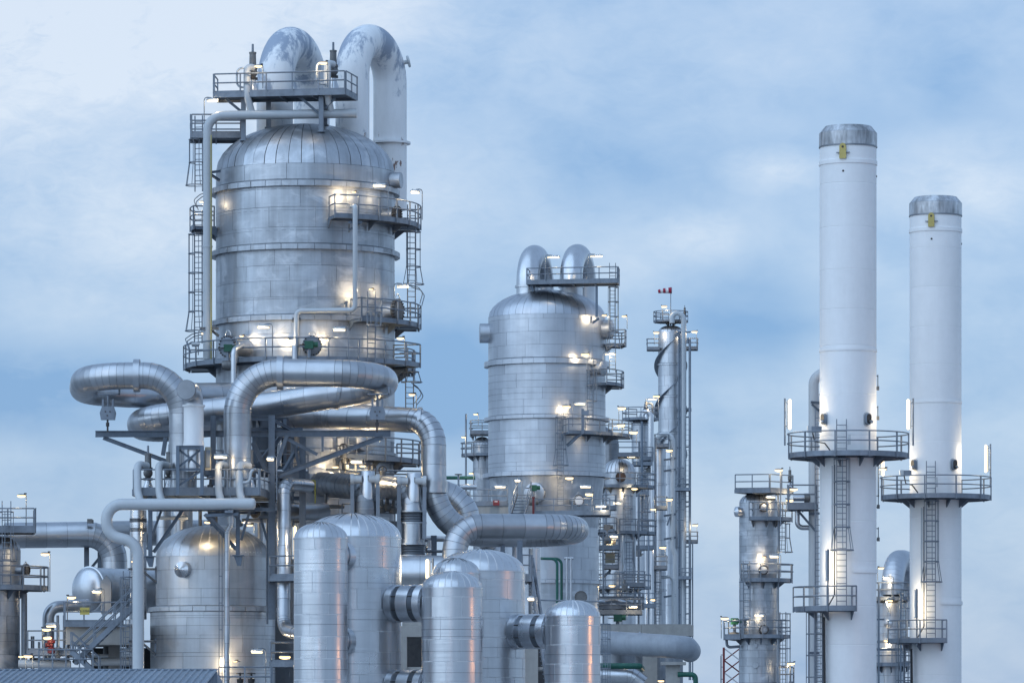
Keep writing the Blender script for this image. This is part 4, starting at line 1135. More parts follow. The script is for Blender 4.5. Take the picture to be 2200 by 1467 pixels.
# ================================================================== far left column
c0 = Col('narrow_column', 'grey clad column cut by the left edge with two railed platforms', -14, 250, 57, M_old, M_joint)
c0.shell(0, c0.zf(1262))
c0.clad([1266, 1290, 1322, 1360, 1377, 1405, 1440, 1480, 1520], 8)
R0 = c0.m(58)
c0.shell(c0.zf(1262), c0.zf(1180), R=R0)
c0.clad([1180, 1200, 1228, 1262], 8, R=R0)
c0.dome(1180, .85, 26, R=R0, gap=.02)
c0.manway(68, 1224, 12, L=.5, kind='flange', cover=M_castg)
platform_arc('curved lower platform on the left edge column', -14, 250, 1.5, 2.85, -40, 118, Zw(1262, 250))
platform_poly('small upper box platform on the left edge column', [(-40, 248.4), (74, 248.4), (70, 251), (-40, 251)], 1136, edges=(0, 1))
ladder('caged ladder rising through the upper platform on the left edge column', 14, 247.6, 1076, 1262, a=0, cage=(1100, 1205), flare=True)
plain_pipe('thin grey pipe down the right side of the left edge column', [W(52, 1275, 249.5), W(52, 1520, 249.5)], .16, 0, mat=M_steel)
lamp(46, 1065, 248.8, 'pole lamp above the upper platform on the left edge column', 'flood', h=1.8)
lamp(97, 1190, 248.6, 'pole lamp at the right end of the curved lower platform on the left', 'flood', h=2.0)
clad_pipe('fat horizontal pipe leaving the left edge column and turning down into the horizontal drum', [W(10, 1150, 261), W(246, 1147, 262), W(246, 1246, 262)], .72, [0, 1.5, 0], collars=[])
clad_pipe('fat horizontal pipe running behind the hooked pale header', [W(236, 1146, 266), W(460, 1143, 268)], .72, 0)
t = thing('pipe_tag_box', 'little grey box on top of the fat horizontal pipe', 'box', W(194, 1118, 262)); mb = MB(); mb.box(tuple(W(193, 1119, 261)), (.28, .3, .24)); mb.box(tuple(W(199, 1120, 261)), (.1, .2, .2)); part('box_body', mb, M_castg, t)
# horizontal drum with round end
t = thing('horizontal_drum', 'horizontal clad drum with its dished end above the concrete platform', 'drum', W(190, 1266, 258))
p = W(200, 1266, 256); d = Vector((-.62, -.72, 0)).normalized(); rD = 47 * 256 / F
q = p - d * .2
mb = MB(); lathe_dir(mb, [(rD, -7), (rD, .2)], p, d, 40); part('drum_shell', mb, M_tank, t)
mb = MB(); lathe_dir(mb, [(rD, .22), (rD + .08, .22), (rD + .08, .34), (rD, .36)], p, d, 40); part('girth_band', mb, M_drum, t)
mb = MB(); lathe_dir(mb, [(rD * .99 * math.cos(x), .36 + .52 * math.sin(x)) for x in [rad(i * 10) * .999 for i in range(10)]], p, d, 40); part('dished_end', mb, M_drum, t)
mb = MB(); pc = p + Vector((.85, -1.3, -1.0)); mb.box(tuple(pc + Vector((0, 0, .5))), (.55, .5, 1.75)); 
mb.add([pc + Vector(v) for v in ((-.28, -.25, 1.38), (.28, -.25, 1.38), (.28, .25, 1.38), (-.28, .25, 1.38), (0, -.25, 1.75), (0, .25, 1.75))], [(0, 1, 4), (3, 5, 2), (0, 4, 5, 3), (1, 2, 5, 4)]); part('saddle_cover', mb, M_duct, t)
lamp(208, 1271, 253.6, 'tube lamp on the round end of the horizontal drum', side=1, h=1.6, L=.5)
lamp(289, 1206, 246, 'small bright lamp left of the pale header downpipe', 'flood', h=.8, sc=.75)
# steel frame beside the horizontal drum
fr = [('column', W(186, 1300, 262.5), W(186, 1170, 262.5), .32), ('column', W(214, 1240, 262.7), W(214, 1172, 262.7), .26), ('beam', W(182, 1170, 262.5), W(218, 1170, 262.7), .2), ('brace', W(194, 1222, 262.6), W(228, 1180, 262.7), .16), ('column', W(226, 1215, 265), W(226, 1172, 265), .2), ('beam', W(186, 1224, 262.6), W(232, 1224, 262.8), .16)]
steel_frame('small steel portal frame under the fat horizontal pipe', fr, W(186, 1300, 262.5))
# white bellows pipe behind the header
clad_pipe('upright pale pipe with bellows left of the round tank legs', [W(297, 1096, 250), W(297, 1330, 250)], .44, 0, mat=M_drum, Ls=.9)
clad_pipe('second upright pale pipe further back behind the round tank legs', [W(352, 1096, 258), W(352, 1240, 258)], .40, 0, mat=M_drum, Ls=.9)
clad_pipe('short upright pipe above the left of the round tank dome', [W(388, 1080, 252), W(388, 1190, 252)], .50, 0, mat=M_pipe, Ls=.9)
for yy in (1118, 1138):
    t = thing('bellows_ring', '%s dark bellows ring on the upright pale pipe left of the tank' % ('upper' if yy == 1118 else 'lower'), 'bellows', W(297, yy, 250), 'pipe bellows')
    mb = MB(); mb.lathe([(.44 + (.05 if i % 2 else 0), -.1 + i * .03) for i in range(8)], 24, Matrix.Translation(W(297, yy, 250))); part('convolutions', mb, M_dpipe, t)
# concrete platform with sign
zc1, zc0 = Zw(1340, 246), Zw(1384, 246)
t = thing('concrete_platform', 'raw concrete platform block behind the steel staircase', 'platform', W(205, 1384, 249))
x0, x1 = Xw(141, 246), Xw(284, 246)
mb = MB(); mb.box(((x0 + x1) / 2, 250, (zc1 + zc0) / 2), (x1 - x0, 8, zc1 - zc0)); part('slab', mb, M_conc, t)
for px in (246,):
    mb = MB(); mb.box((Xw(px, 250), 250, zc0 / 2), (.6, .6, zc0 - .01)); part('column', mb, M_conc, t)
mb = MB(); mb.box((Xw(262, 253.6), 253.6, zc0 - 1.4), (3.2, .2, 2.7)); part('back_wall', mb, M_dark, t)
platform_poly('railed steel edge walkway along the concrete platform', [(140, 245.8), (262, 245.8), (262, 247.2), (140, 247.2)], 1338, edges=(0, 3), step=1.0)
t = thing('tag_sign', 'yellow sign reading E-220A on the handrail of the concrete platform', 'sign', W(182, 1312, 245.5))
mb = MB(); mb.box(tuple(W(182, 1312, 245.55)), (.50, .03, .38)); part('plate', mb, paint('yellow_sign_paint', (.62, .50, .12), .5, .05), t)
fc = bpy.data.curves.new('sign_lettering', 'FONT'); fc.body = 'E-220A'; fc.size = .17; fc.align_x = 'CENTER'; fc.align_y = 'CENTER'; fc.extrude = .003
fo = bpy.data.objects.new('sign_lettering', fc); C.objects.link(fo)
dg = bpy.context.evaluated_depsgraph_get(); fme = bpy.data.meshes.new_from_object(fo.evaluated_get(dg)); bpy.data.objects.remove(fo)
fme.materials.clear(); fme.materials.append(M_bolt)
fo = bpy.data.objects.new('lettering', fme); C.objects.link(fo); fo.parent = t
fo.location = Vector((0, .05 - .024, 0)); fo.rotation_euler = (PI / 2, 0, 0)
stairs('long steel staircase climbing right past the concrete platform', W(158, 1424, 243.2), W(288, 1300, 243.2), 1.0, (0, 1, 0))
stairs('short steel stair flight going down right below the long staircase', W(212, 1452, 243.0), W(152, 1398, 243.0), .9, (0, 1, 0), n=6)
ladder('thin caged ladder beside the pale header downpipe', 272, 242.2, 1226, 1467, a=0, cage=(1240, 1452), w=.34, cr=.3)
platform_poly('low pipe walkway with rails at lower left', [(60, 247.5), (152, 247.0), (152, 250), (60, 250.5)], 1399, edges=(0,), step=1.0)
platform_poly('pump walkway just above the sheet roof', [(84, 243), (200, 243), (200, 246), (84, 246)], 1440, edges=(0,), step=.8)
plain_pipe('grey pipe rising and bending right below the horizontal drum', [W(104, 1460, 252), W(104, 1304, 252), W(190, 1299, 253)], .32, [0, .62, 0], mat=M_pipe)
plain_pipe('pale pipe along the bottom, left part below the pump walkway', [W(40, 1425, 248), W(152, 1427, 248)], .22, 0)
plain_pipe('pale pipe along the bottom, right part below the staircase', [W(196, 1422, 248), W(286, 1420, 248)], .20, 0)
plain_pipe('pale pipe stub behind the ladder by the header downpipe', [W(262, 1402, 247), W(290, 1400, 247)], .26, 0)
for px, y0, lb in ((124, 1321, 'left'), (138, 1321, 'right')):
    plain_pipe('%s thin standpipe with slanted top below the concrete platform' % lb, [W(px, 1400, 248), W(px, y0, 248)], .075, 0, mat=M_steel)
t = thing('red_valve', 'dark red valve under the lamps at lower left', 'valve', W(110, 1390, 246.4))
mb = MB(); mb.lathe([(.06, -.35), (.2, -.3), (.2, -.05), (.1, 0), (.1, .2), (.22, .22), (.22, .38), (.1, .4), (.05, .6)], 12, Matrix.Translation(W(110, 1390, 246.4))); part('body', mb, M_red, t)
mb = MB(); mb.cyl(W(98, 1385, 246.4), W(114, 1385, 246.4), .12, 10); part('side_branch', mb, M_red, t)
for a in ((110, 1344, 246.2, 'tube lamp above the red valve at lower left', 'tube', 1, 1.3), (100, 1352, 246.0, 'oval lamp just below the tube lamp near the red valve', 'flood', -1, 1.2), (102, 1370, 246.0, 'oval lamp directly above the red valve', 'flood', -1, 1.2),
          (60, 1409, 244.6, 'bright oval lamp low beside the left edge column', 'flood', 1, .9), (45, 1410, 245.4, 'little round lamp next to the bright low lamp at left', 'flood', 1, .8), (154, 1283, 246.0, 'pole lamp at the left corner of the concrete platform', 'flood', -1, 1.4)):
    lamp(*a, sc=.6 if 'little' in a[3] else 1.0, L=.52, pw=14 if 'red valve' in a[3] else 24)
t = thing('sheet_metal_shed', 'shed with a ribbed blue grey sheet roof along the bottom left edge', 'shed', W(230, 1560, 165))
zr = Zw(1439, 170); xr = Xw(467, 170); pitch = math.tan(rad(5.2)); sw = .96
k = 0
def sheet():
    mb = MB(); pr = []
    for i in range(4):
        b = i * .24; pr += [(b, 0), (b + .12, 0), (b + .15, .055), (b + .21, .055)]
    pr.append((.96, 0))
    n = len(pr)
    for y, zz in ((0, 0), (-16, -16 * pitch)):
        for (x, z) in pr: mb.v.append(Vector((x - sw, y, z + zz)))
    mb.f = [(i, i + 1, n + i + 1, n + i) for i in range(n - 1)]
    return mb
sme = cached(('roof_sheet',), sheet, M_roof); 
for i in range(18):
    inst('roof_sheet', sme, t, Vector((xr - i * .96, 170, zr + (i % 2) * .004)) - _wloc(t))
mb = MB(); xe = xr - .05; mb.add([(xe, 170, zr - .05), (xe, 154, zr - 16 * pitch - .05), (xe, 154, 0), (xe, 170, 0), (xe, 186, 0), (xe, 186, zr - 1.5)], [(0, 1, 2, 3), (0, 3, 4, 5)]); part('gable_wall', mb, M_roof, t)
for i in range(22):
    y = 170 - i * .35; mb = MB(); zt = zr - (170 - y) * pitch - .06; mb.box((xe + .02, y, zt - 2), (.05, .10, 4)); part('wall_rib', mb, M_roof, t)
mb = MB(); mb.beam((xr, 170, zr + .03), (xr - 17.3, 170, zr + .03), .3, .05); part('ridge_cap', mb, M_roof, t)

# ------------------------------------------------------------------ concrete plant structure behind the drums
t = thing('concrete_building', 'concrete table building with a dark opening behind the front drums', 'structure', W(880, 1340, 238), None)
def cbox(nm, px0, px1, y0, y1, D, dp, mat=M_conc):
    a, b = W(px0, y1, D), W(px1, y0, D); mb = MB(); mb.box(((a.x + b.x) / 2, D + dp / 2, (a.z + b.z) / 2), (b.x - a.x, dp, b.z - a.z)); part(nm, mb, mat, t)
cbox('beam', 640, 1172, 1344, 1367, 236, 1.2)
cbox('upper_wall', 864, 912, 1322, 1343.5, 237, .4, M_conc)
for px in (846, 1128): cbox('column', px, px + 28, 1367.2, 1560, 236, 1.1)
cbox('back_wall', 640, 1172, 1367.5, 1560, 246, .3, M_dark)  # near-black colour stands for the shade inside the opening
cbox('floor_slab', 840, 1172, 1432, 1438, 236.2, 6)
clad_pipe('big horizontal pipe end behind the gap between the front drums', [W(846, 1232, 243), W(960, 1232, 243)], .95, 0, mat=M_drum, Ls=1.2)
stairs('steep steel staircase seen edge on right of the squat wide drum', W(1176, 1480, 224), W(1138, 1240, 230), .9, (.2, 1, 0), n=26)
platform_poly('narrow landing at the head of the steep staircase', [(1122, 229), (1140, 229), (1140, 232), (1122, 232)], 1240, edges=(0, 1))
lamp(1141, 1287, 226, 'small spot lamp beside the steep staircase', side=1, h=1.4, L=.28)
plain_pipe('grey pipe crossing between the bellows pipe and the doubled pipe, bent down at right', [W(912, 1157, 252), W(1106, 1159, 252), W(1106, 1240, 252)], .15, [0, .3, 0], mat=M_pipe)
fr = [('column', W(1117, 1560, 241), W(1117, 1160, 241), .34), ('column', W(1080, 1260, 248), W(1080, 1160, 248), .3), ('column', W(932, 1330, 252), W(932, 1150, 252), .4), ('beam', W(900, 1204, 252), W(1000, 1204, 252), .25)]
steel_frame('bare steel columns behind the squat wide drum', fr, W(1117, 1560, 241))
clad_pipe('short slanted pipe elbow behind the doubled pipe', [W(1030, 1172, 252), W(1048, 1166, 252), W(1070, 1186, 252), W(1070, 1260, 252)], .5, [0, .3, .6, 0])
clad_pipe('pale vertical pipe behind the landing of the steep staircase', [W(1148, 1178, 258), W(1148, 1500, 258)], .34, 0, mat=M_drum)

# ================================================================== middle column
c2 = Col('distillation_column', 'bright smooth clad column in the middle with two grey overhead pipes', 1175, 380, 126, M_clean, M_joint)
c2.shell(c2.zf(1012), c2.zf(673))
c2.dome(673, 2.3, 44, gap=.022)
c2.clad([673, 683, 711, 739, 766], 10, gap=.018, jit=.003)
c2.clad([780, 801, 831, 856, 888], 8, gap=.018, jit=.003)
c2.clad([898, 923, 954, 991, 1010], 8, gap=.018, jit=.003)
c2.straps([816, 843, 872, 939, 972, 1000], hh=.025)
c2.ring(766, 779, 135, n=34, gap=.02); c2.ring(888, 897, 135, n=34, gap=.02); c2.ring(1009, 1020, 138, n=34, gap=.02)
zc = c2.zf(1021)
c2.plain(zc - 4.4, zc, R=c2.R * .86, R2=c2.R * .985, name='cone_skirt', mat=M_old)
c2.plain(0, zc - 4.4, R=c2.R * .86, name='lower_shell', mat=M_clean)
c2.clad([1130, 1150, 1172, 1196, 1222, 1243], 12, R=c2.R * .87, front=80)
c2.clad([1252, 1275, 1300, 1330, 1360], 12, R=c2.R * .87, front=80, mat=M_old)
c2.ring(1243, 1251, 118, n=34, R0=c2.R * .86)
c2.manway(-86, 716, 21, L=.8, kind='disc'); c2.manway(76, 708, 21, L=.75, kind='disc', mat=M_old)
c2.manway(28, 1076, 12, L=1.0, kind='flange', cover=M_white, R=c2.R * .9)
c2.manway(-12, 1060, 22, L=.9, kind='disc', R=c2.R * .9, mat=M_old)
c2.manway(56, 792, 16, L=.8, kind='disc')
for lab, px, dy0, px1, dy1, pytop, r in (('grey overhead pipe over the middle column dome, left of two', 1134, -1.0, 1166, 3.9, 527, .94), ('grey overhead pipe over the middle column dome, right of two', 1227, -.6, 1257, 4.2, 524, .93)):
    a = Vector((Xw(px, 380 + dy0), 380 + dy0, c2.zf(640))); b = Vector((Xw(px1, 380 + dy1), 380 + dy1, Zw(720, 384)))
    br = math.hypot(b.x - a.x, b.y - a.y) / 2; zt = Zw(pytop, 381.5) - r
    t = thing('overhead_pipe', lab, 'pipe', a, 'grey overhead vapour pipes')
    mb = MB(); mb.tube(pipe_points(fillet([a, Vector((a.x, a.y, zt)), Vector((b.x, b.y, zt)), b], [0, br * .985, br * .985, 0]), rad(6)), r, 32); part('pipe_run', mb, M_drum, t)
    mb = MB(); z = Zw(616, a.y); mb.lathe([(r, z - .08), (r + .12, z - .08), (r + .12, z + .08), (r, z + .08)], 32, Matrix.Translation((a.x, a.y, 0))); part('band', mb, M_drum, t)
platform_poly('straight railed platform in front of the grey overhead pipes', [(1133, 376.0), (1326, 374.6), (1329, 377.2), (1140, 378.2)], 606, edges=(0, 1, 3), rr=.045, step=1.5)
steel_frame('steel posts carrying the straight platform on the middle column', [('post', W(1282, 681, 375.4), W(1282, 614, 375.4), .24), ('brace', W(1140, 614, 376.2), W(1146, 626, 376.2), .2), ('brace', W(1272, 694, 375.2), W(1287, 684, 375.2), .2), ('bracket', W(1270, 694, 375.2), W(1270, 680, 375.2), .14)], W(1282, 681, 375.4))
ladder('tall caged ladder on the right of the middle column dome', 1316, 376.5, 565, 800, a=10, cage=(618, 745), w=.5, cr=.42, rr=.045, flare=True)
ladder('caged ladder on the front of the middle column below its ladder box platform', 1204, 374.6, 884, 1084, a=5, cage=(896, 1000), w=.5, cr=.42, rr=.045, flare=True)
ladder('ladder between the two curved platforms on the middle column', 1268, 375.4, 772, 905, a=20, cage=(795, 862), w=.5, cr=.42, rr=.045)
platform_arc('small curved platform right of the dome on the middle column', 1175, 380, 4.95, 6.4, 78, 108, Zw(740, 380), rr=.045)
platform_arc('curved platform at mid height on the right of the middle column', 1175, 380, 4.95, 6.2, 50, 104, Zw(829, 380), rr=.045)
platform_arc('wide curved platform low on the right of the middle column', 1175, 380, 4.95, 6.9, 14, 95, Zw(938, 380), rr=.045)
t = thing('junction_box', 'grey junction post with a box on the wide curved platform', 'junction box', W(1252, 928, 373.2)); mb = MB(); mb.box(tuple(W(1252, 905, 373.2)), (.22, .2, 2.0)); part('post', mb, M_steel, t); mb = MB(); mb.box(tuple(W(1257, 887, 373.2)), (.6, .35, .36)); part('box_body', mb, M_steel, t)
steel_frame('single diagonal strut under the wide curved platform', [('strut', W(1218, 957, 374.2), W(1252, 928, 373.6), .22)], W(1218, 957, 374.2))
platform_poly('railed platform at the foot of the middle column', [(1150, 371.5), (1310, 370), (1310, 374), (1150, 374)], 1102, edges=(0,), rr=.045, step=1.6)
platform_poly('railed walkway above the concrete block', [(1010, 371), (1090, 371), (1090, 373), (1010, 373)], 1081, edges=(0,), rr=.045, step=1.8)
t = thing('concrete_block', 'flat grey concrete block behind the doubled pipe', 'concrete block', W(1050, 1110, 372)); a, b = W(1010, 1130, 371), W(1092, 1080, 371); mb = MB(); mb.box(((a.x + b.x) / 2, 373, (a.z + b.z) / 2), (b.x - a.x, 4, b.z - a.z)); part('block', mb, M_conc, t)
stairs('short steel stair up to the platform at the foot of the middle column', W(1096, 1112, 369), W(1112, 1060, 372), 1.1, (1, 0, 0), n=8)
t = thing('notice_board', 'red notice board on the railing by the stair', 'sign', W(1066, 1080, 370.6)); mb = MB(); mb.box(tuple(W(1066, 1080, 370.6)), (.5, .05, .42)); part('board', mb, M_red, t); mb = MB(); mb.box(tuple(W(1066, 1077, 370.56)), (.26, .02, .05)); part('text_strip', mb, M_white, t)
t = thing('red_post', 'slim red fire post beside the stair', 'post', W(1146, 1104, 370)); mb = MB(); mb.cyl(W(1146, 1104, 370), W(1146, 1070, 370), .09, 8); part('post_body', mb, M_red, t)
mb = MB(); mb.cyl(W(1146, 1070, 370), W(1146, 1067, 370), .13, 8); part('post_cap', mb, M_red, t)
actuator('green valve actuator on the foot nozzle of the middle column', 1146, 1048, 373.6, 1.3)
t = thing('pipe_guide', 'pale hinged pipe guide with round eye left of the concrete block', 'pipe support', W(1002, 1110, 262)); mb = MB(); mb.box(tuple(W(1002, 1090, 262)), (.26, .2, 1.1)); part('arm', mb, M_grey, t); mb = MB(); mb.cyl(W(1002, 1064, 261.8), W(1002, 1064, 262.3) , .26, 16); part('eye', mb, M_grey, t); mb = MB(); mb.cyl(W(1003, 1064, 261.7), W(1003, 1064, 261.81), .1, 10); part('pin', mb, M_bolt, t); mb = MB(); mb.cyl(W(988, 1064, 262.1), W(999, 1064, 262.1), .2, 12); part('pin_boss', mb, M_grey, t)
clad_pipe('curved pipe elbow peeping right of the dropping pipe', [W(840, 1062, 261), W(962, 1062, 262), W(1000, 1096, 262), W(1000, 1160, 262)], .8, [0, 1.1, 1.1, 0])
for a in ((1189, 553, 375.5, 'tube lamp between the two grey overhead pipes', 'tube', -1, 1.9), (1281, 551, 375, 'tube lamp right of the grey overhead pipes', 'tube', -1, 1.9), (1341, 680, 378, 'small pole lamp beside the small curved platform at the dome', 'flood', 1, 1.0), (1298, 678, 376.5, 'small wall lamp at the right shoulder of the middle column', 'flood', 1, .3),
          (1257, 762, 375.3, 'wall lamp glowing just above the upper ring of the middle column', 'flood', 1, .3), (1311, 761, 376.4, 'tube lamp under the small curved platform of the middle column', 'tube', -1, .8), (1217, 874, 375.0, 'glaring wall lamp above the second ring of the middle column', 'flood', 1, .3), (1246, 868, 373.4, 'gooseneck tube lamp above the wide curved platform', 'tube', -1, 1.8),
          (1336, 877, 376, 'pole lamp at the right end of the wide curved platform', 'flood', -1, 1.8), (1361, 929, 374, 'bright oval lamp right of the wide curved platform', 'flood', 1, .9), (1334, 914, 376, 'oval lamp behind the railing at the end of the wide curved platform', 'flood', 1, .6),
          (1075, 1046, 370, 'wide bright lamp above the red notice board', 'tube', 1, .9), (1112, 1033, 371, 'small spot lamp on a bent pole left of the green actuator', 'tube', 1, 1.7), (1223, 1027, 372, 'glowing lamp under the lowest ring of the middle column', 'flood', 1, .5), (1258, 1046, 370.6, 'tube lamp above the white manway cover', 'tube', 1, 1.3), (1266, 1062, 371.2, 'round lamp just below the tube lamp by the white manway cover', 'flood', 1, 1.0), (1291, 1088, 370, 'tube lamp low on the right of the white manway cover', 'tube', -1, .6), (1082, 1080, 372.5, 'square bright lamp right of the red notice board', 'flood', 1, .6)):
    big = 'wide' in a[3] and 'tube' not in a[4]
    lamp(*a, L=1.0 if 'between' in a[3] or 'right of the grey' in a[3] else (.85 if 'spot' not in a[3] else .4), sc=.85 if 'small' in a[3] else 1.45, post='wall lamp' not in a[3], pw=85 if 'wall lamp' in a[3] or 'lowest ring' in a[3] else 45)

# little column behind, left of the middle column
cA = Col('narrow_column', 'slim dark column half hidden behind the left of the middle column', 1036, 440, 20, M_old, M_joint)
cA.shell(0, cA.zf(955)); cA.dome(955, .8, 20); cA.clad([956, 980, 1005, 1030, 1060, 1090], 8)
platform_arc('upper platform of the slim dark column left of the middle column', 1036, 440, .95, 1.15, -120, 120, Zw(934, 440), rr=.05)
platform_poly('box platform at the top of the slim dark column', [(1012, 438.5), (1050, 438.5), (1050, 441), (1012, 441)], 928, edges=(0, 3), rr=.05)
platform_arc('lower platform of the slim dark column left of the middle column', 1036, 440, .95, 1.95, -110, 60, Zw(977, 440), rr=.05)
plain_pipe('thin straight mast left of the slim dark column', [W(1001, 1060, 437), W(1001, 889, 437)], .09, 0, mat=M_steel, name='mast', cat='mast', n=8)
plain_pipe('green pipe left of the slim dark column', [W(955, 1026, 436), W(1021, 1026, 436)], .17, 0, mat=M_green)
plain_pipe('small pale pipe with valve below the green pipe at left', [W(962, 1046, 434), W(1024, 1046, 434)], .26, 0, mat=M_pipe)
t = thing('hand_valve', 'small valve standing on the pale pipe below the green pipe', 'valve', W(985, 1046, 433.5)); mb = MB(); mb.cyl(W(985, 1046, 433.5), W(985, 1018, 433.5), .09, 8); part('stem', mb, M_steel, t); mb = MB(); mb.tube([W(985, 1019, 433.5) + pol(.32, 2 * PI * i / 12) for i in range(13)], .05, 5, False); part('hand_wheel', mb, M_bolt, t)
for a in ((1022, 890, 438, 'small lamp on top of the slim dark column', 'flood', 1, 1.0), (996, 939, 437, 'tiny lamp beside the thin mast', 'flood', 1, 1.0), (1012, 1017, 435, 'oval lamp near the green pipe by the slim dark column', 'flood', 1, 1.0)): lamp(*a, sc=.9)

# ================================================================== columns right of the middle column
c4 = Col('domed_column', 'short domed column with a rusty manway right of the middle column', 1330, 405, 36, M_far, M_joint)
c4.shell(0, c4.zf(1014)); c4.dome(1014, 1.25, 24, gap=.05)
c4.clad([1014, 1042], 8); c4.clad([1050, 1068, 1086, 1104, 1122, 1140, 1162, 1185, 1208, 1230, 1255, 1280, 1310, 1345], 8)
c4.manway(3, 1025, 11, L=.45, kind='flange', cover=paint('rusty_manway', (.10, .06, .045), .6, .3))
platform_arc('ring platform round the domed column with the rusty manway', 1330, 405, 1.5, 3.1, -75, 100, Zw(1046, 405), rr=.048)
platform_arc('curved platform below the ring platform on the domed column', 1330, 405, 1.5, 3.2, 0, 100, Zw(1145, 405), rr=.048)
platform_arc('left half platform below the ring platform on the domed column', 1330, 405, 1.5, 2.7, -100, -10, Zw(1141, 405), rr=.048)
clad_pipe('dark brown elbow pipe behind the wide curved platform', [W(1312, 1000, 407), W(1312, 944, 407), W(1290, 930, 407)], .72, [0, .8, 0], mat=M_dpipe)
platform_poly('small box platform above the domed column dome', [(1328, 401), (1372, 401), (1372, 404), (1328, 404)], 976, edges=(0, 1, 3), rr=.048)
ladder('ladder on the right of the domed column below the ring platform', 1384, 403, 1062, 1145, cage=(1064, 1100), w=.5, rr=.045, flare=True)
ladder('long ladder in front of the domed column lower part', 1352, 400, 1146, 1290, cage=(1165, 1235), w=.5, rr=.045, flare=True)
ladder('ladder left of the valve platform in front of the domed column', 1290, 398, 1130, 1330, cage=(1160, 1240), w=.5, rr=.045)
platform_poly('little valve platform with cream valves in front of the domed column', [(1296, 396), (1328, 396), (1328, 399), (1296, 399)], 1216, edges=(0, 1, 3), rr=.048)
t = thing('valve_block', 'cream control valve block on the little valve platform', 'valve', W(1312, 1214, 397)); cr2 = paint('cream_valve_paint', (.42, .40, .31), .5, .2)
mb = MB(); mb.box(tuple(W(1311, 1198, 397)), (.8, .5, .9)); part('valve_body', mb, cr2, t); mb = MB(); mb.box(tuple(W(1318, 1165, 397)), (.4, .4, .55)); part('control_box', mb, cr2, t); mb = MB(); mb.cyl(W(1303, 1175, 397), W(1316, 1175, 397), .3, 12); part('actuator_drum', mb, cr2, t); mb = MB(); mb.cyl(W(1319, 1164, 396.6), W(1319, 1164, 396.8), .14, 10); part('dial', mb, M_bolt, t)
steel_frame('pale yellow lit bracket strut under the left half platform', [('strut', W(1284, 1184, 399), W(1312, 1156, 400), .2), ('strut', W(1296, 1240, 399), W(1312, 1224, 398), .16), ('strut', W(1310, 1232, 398.5), W(1310, 1218, 398.5), .2)], W(1284, 1184, 399))
platform_poly('long walkway above the concrete beam, left part', [(1282, 386), (1378, 386), (1378, 390), (1282, 390)], 1314, edges=(0,), rr=.048, step=1.2)
platform_poly('upper pipe rack walkway with two standing posts', [(1288, 392), (1382, 392), (1382, 395), (1288, 395)], 1302, edges=(0,), rr=.048, step=1.6)
fr = [('post', W(1365, 1300, 391), W(1365, 1270, 391), .25), ('post', W(1374, 1300, 391), W(1374, 1271, 391), .25), ('beam', W(1288, 1282, 391), W(1384, 1283, 391), .16), ('beam', W(1262, 1292, 391), W(1384, 1296, 391), .16)]
steel_frame('pipe rack rails with two short posts', fr, W(1365, 1300, 391))
clad_pipe('insulated pipe elbow with valves at the foot of the domed column', [W(1282, 1296, 392), W(1320, 1286, 392), W(1352, 1300, 392)], .3, [0, .8, 0])
actuator('green valve actuator above the concrete beam', 1327, 1327, 384, 1.6)
actuator('dark valve actuator by the curved platform of the domed column', 1304, 1132, 399, 1.3, M_castg)

c5 = Col('narrow_column', 'slim column with a crowded round platform on top, left of the tall spiral tower', 1376, 470, 19, M_far, M_joint)
c5.shell(0, c5.zf(912)); c5.dome(912, .7, 18, gap=.02); c5.clad([913, 940, 965, 990, 1020, 1060, 1100, 1140], 6)
R5 = c5.m(26); c5.shell(0, c5.zf(1145), R=R5); c5.clad([1145, 1175, 1200, 1240, 1280, 1320, 1360], 6, R=R5)
platform_arc('crowded round platform on top of the slim column', 1376, 470, .2, 1.75, -170, 170, Zw(900, 470), rr=.055, ends=(0, 0))
platform_poly('side cage platform on the slim column left of the spiral tower', [(1378, 466), (1402, 466), (1402, 468.5), (1378, 468.5)], 984, edges=(0, 1, 3), rr=.05)
ladder('caged ladder down the slim column left of the spiral tower', 1380, 467, 945, 1060, cage=(950, 1050), w=.5, rr=.05)
plain_pipe('fat vertical pipe on the slim column with a bent top', [W(1380, 900, 468.6), W(1382, 884, 468.6), W(1398, 884, 468.6), W(1398, 1345, 468.6)], .32, [0, .5, .6, 0], mat=M_drum)
plain_pipe('small equipment pipe on the crowded round platform', [W(1384, 898, 469), W(1386, 866, 469), W(1402, 866, 469), W(1402, 890, 469)], .12, .3, mat=M_steel)
relief_valve('small relief valve on the crowded round platform', 1388, 900, 468.5, .55)

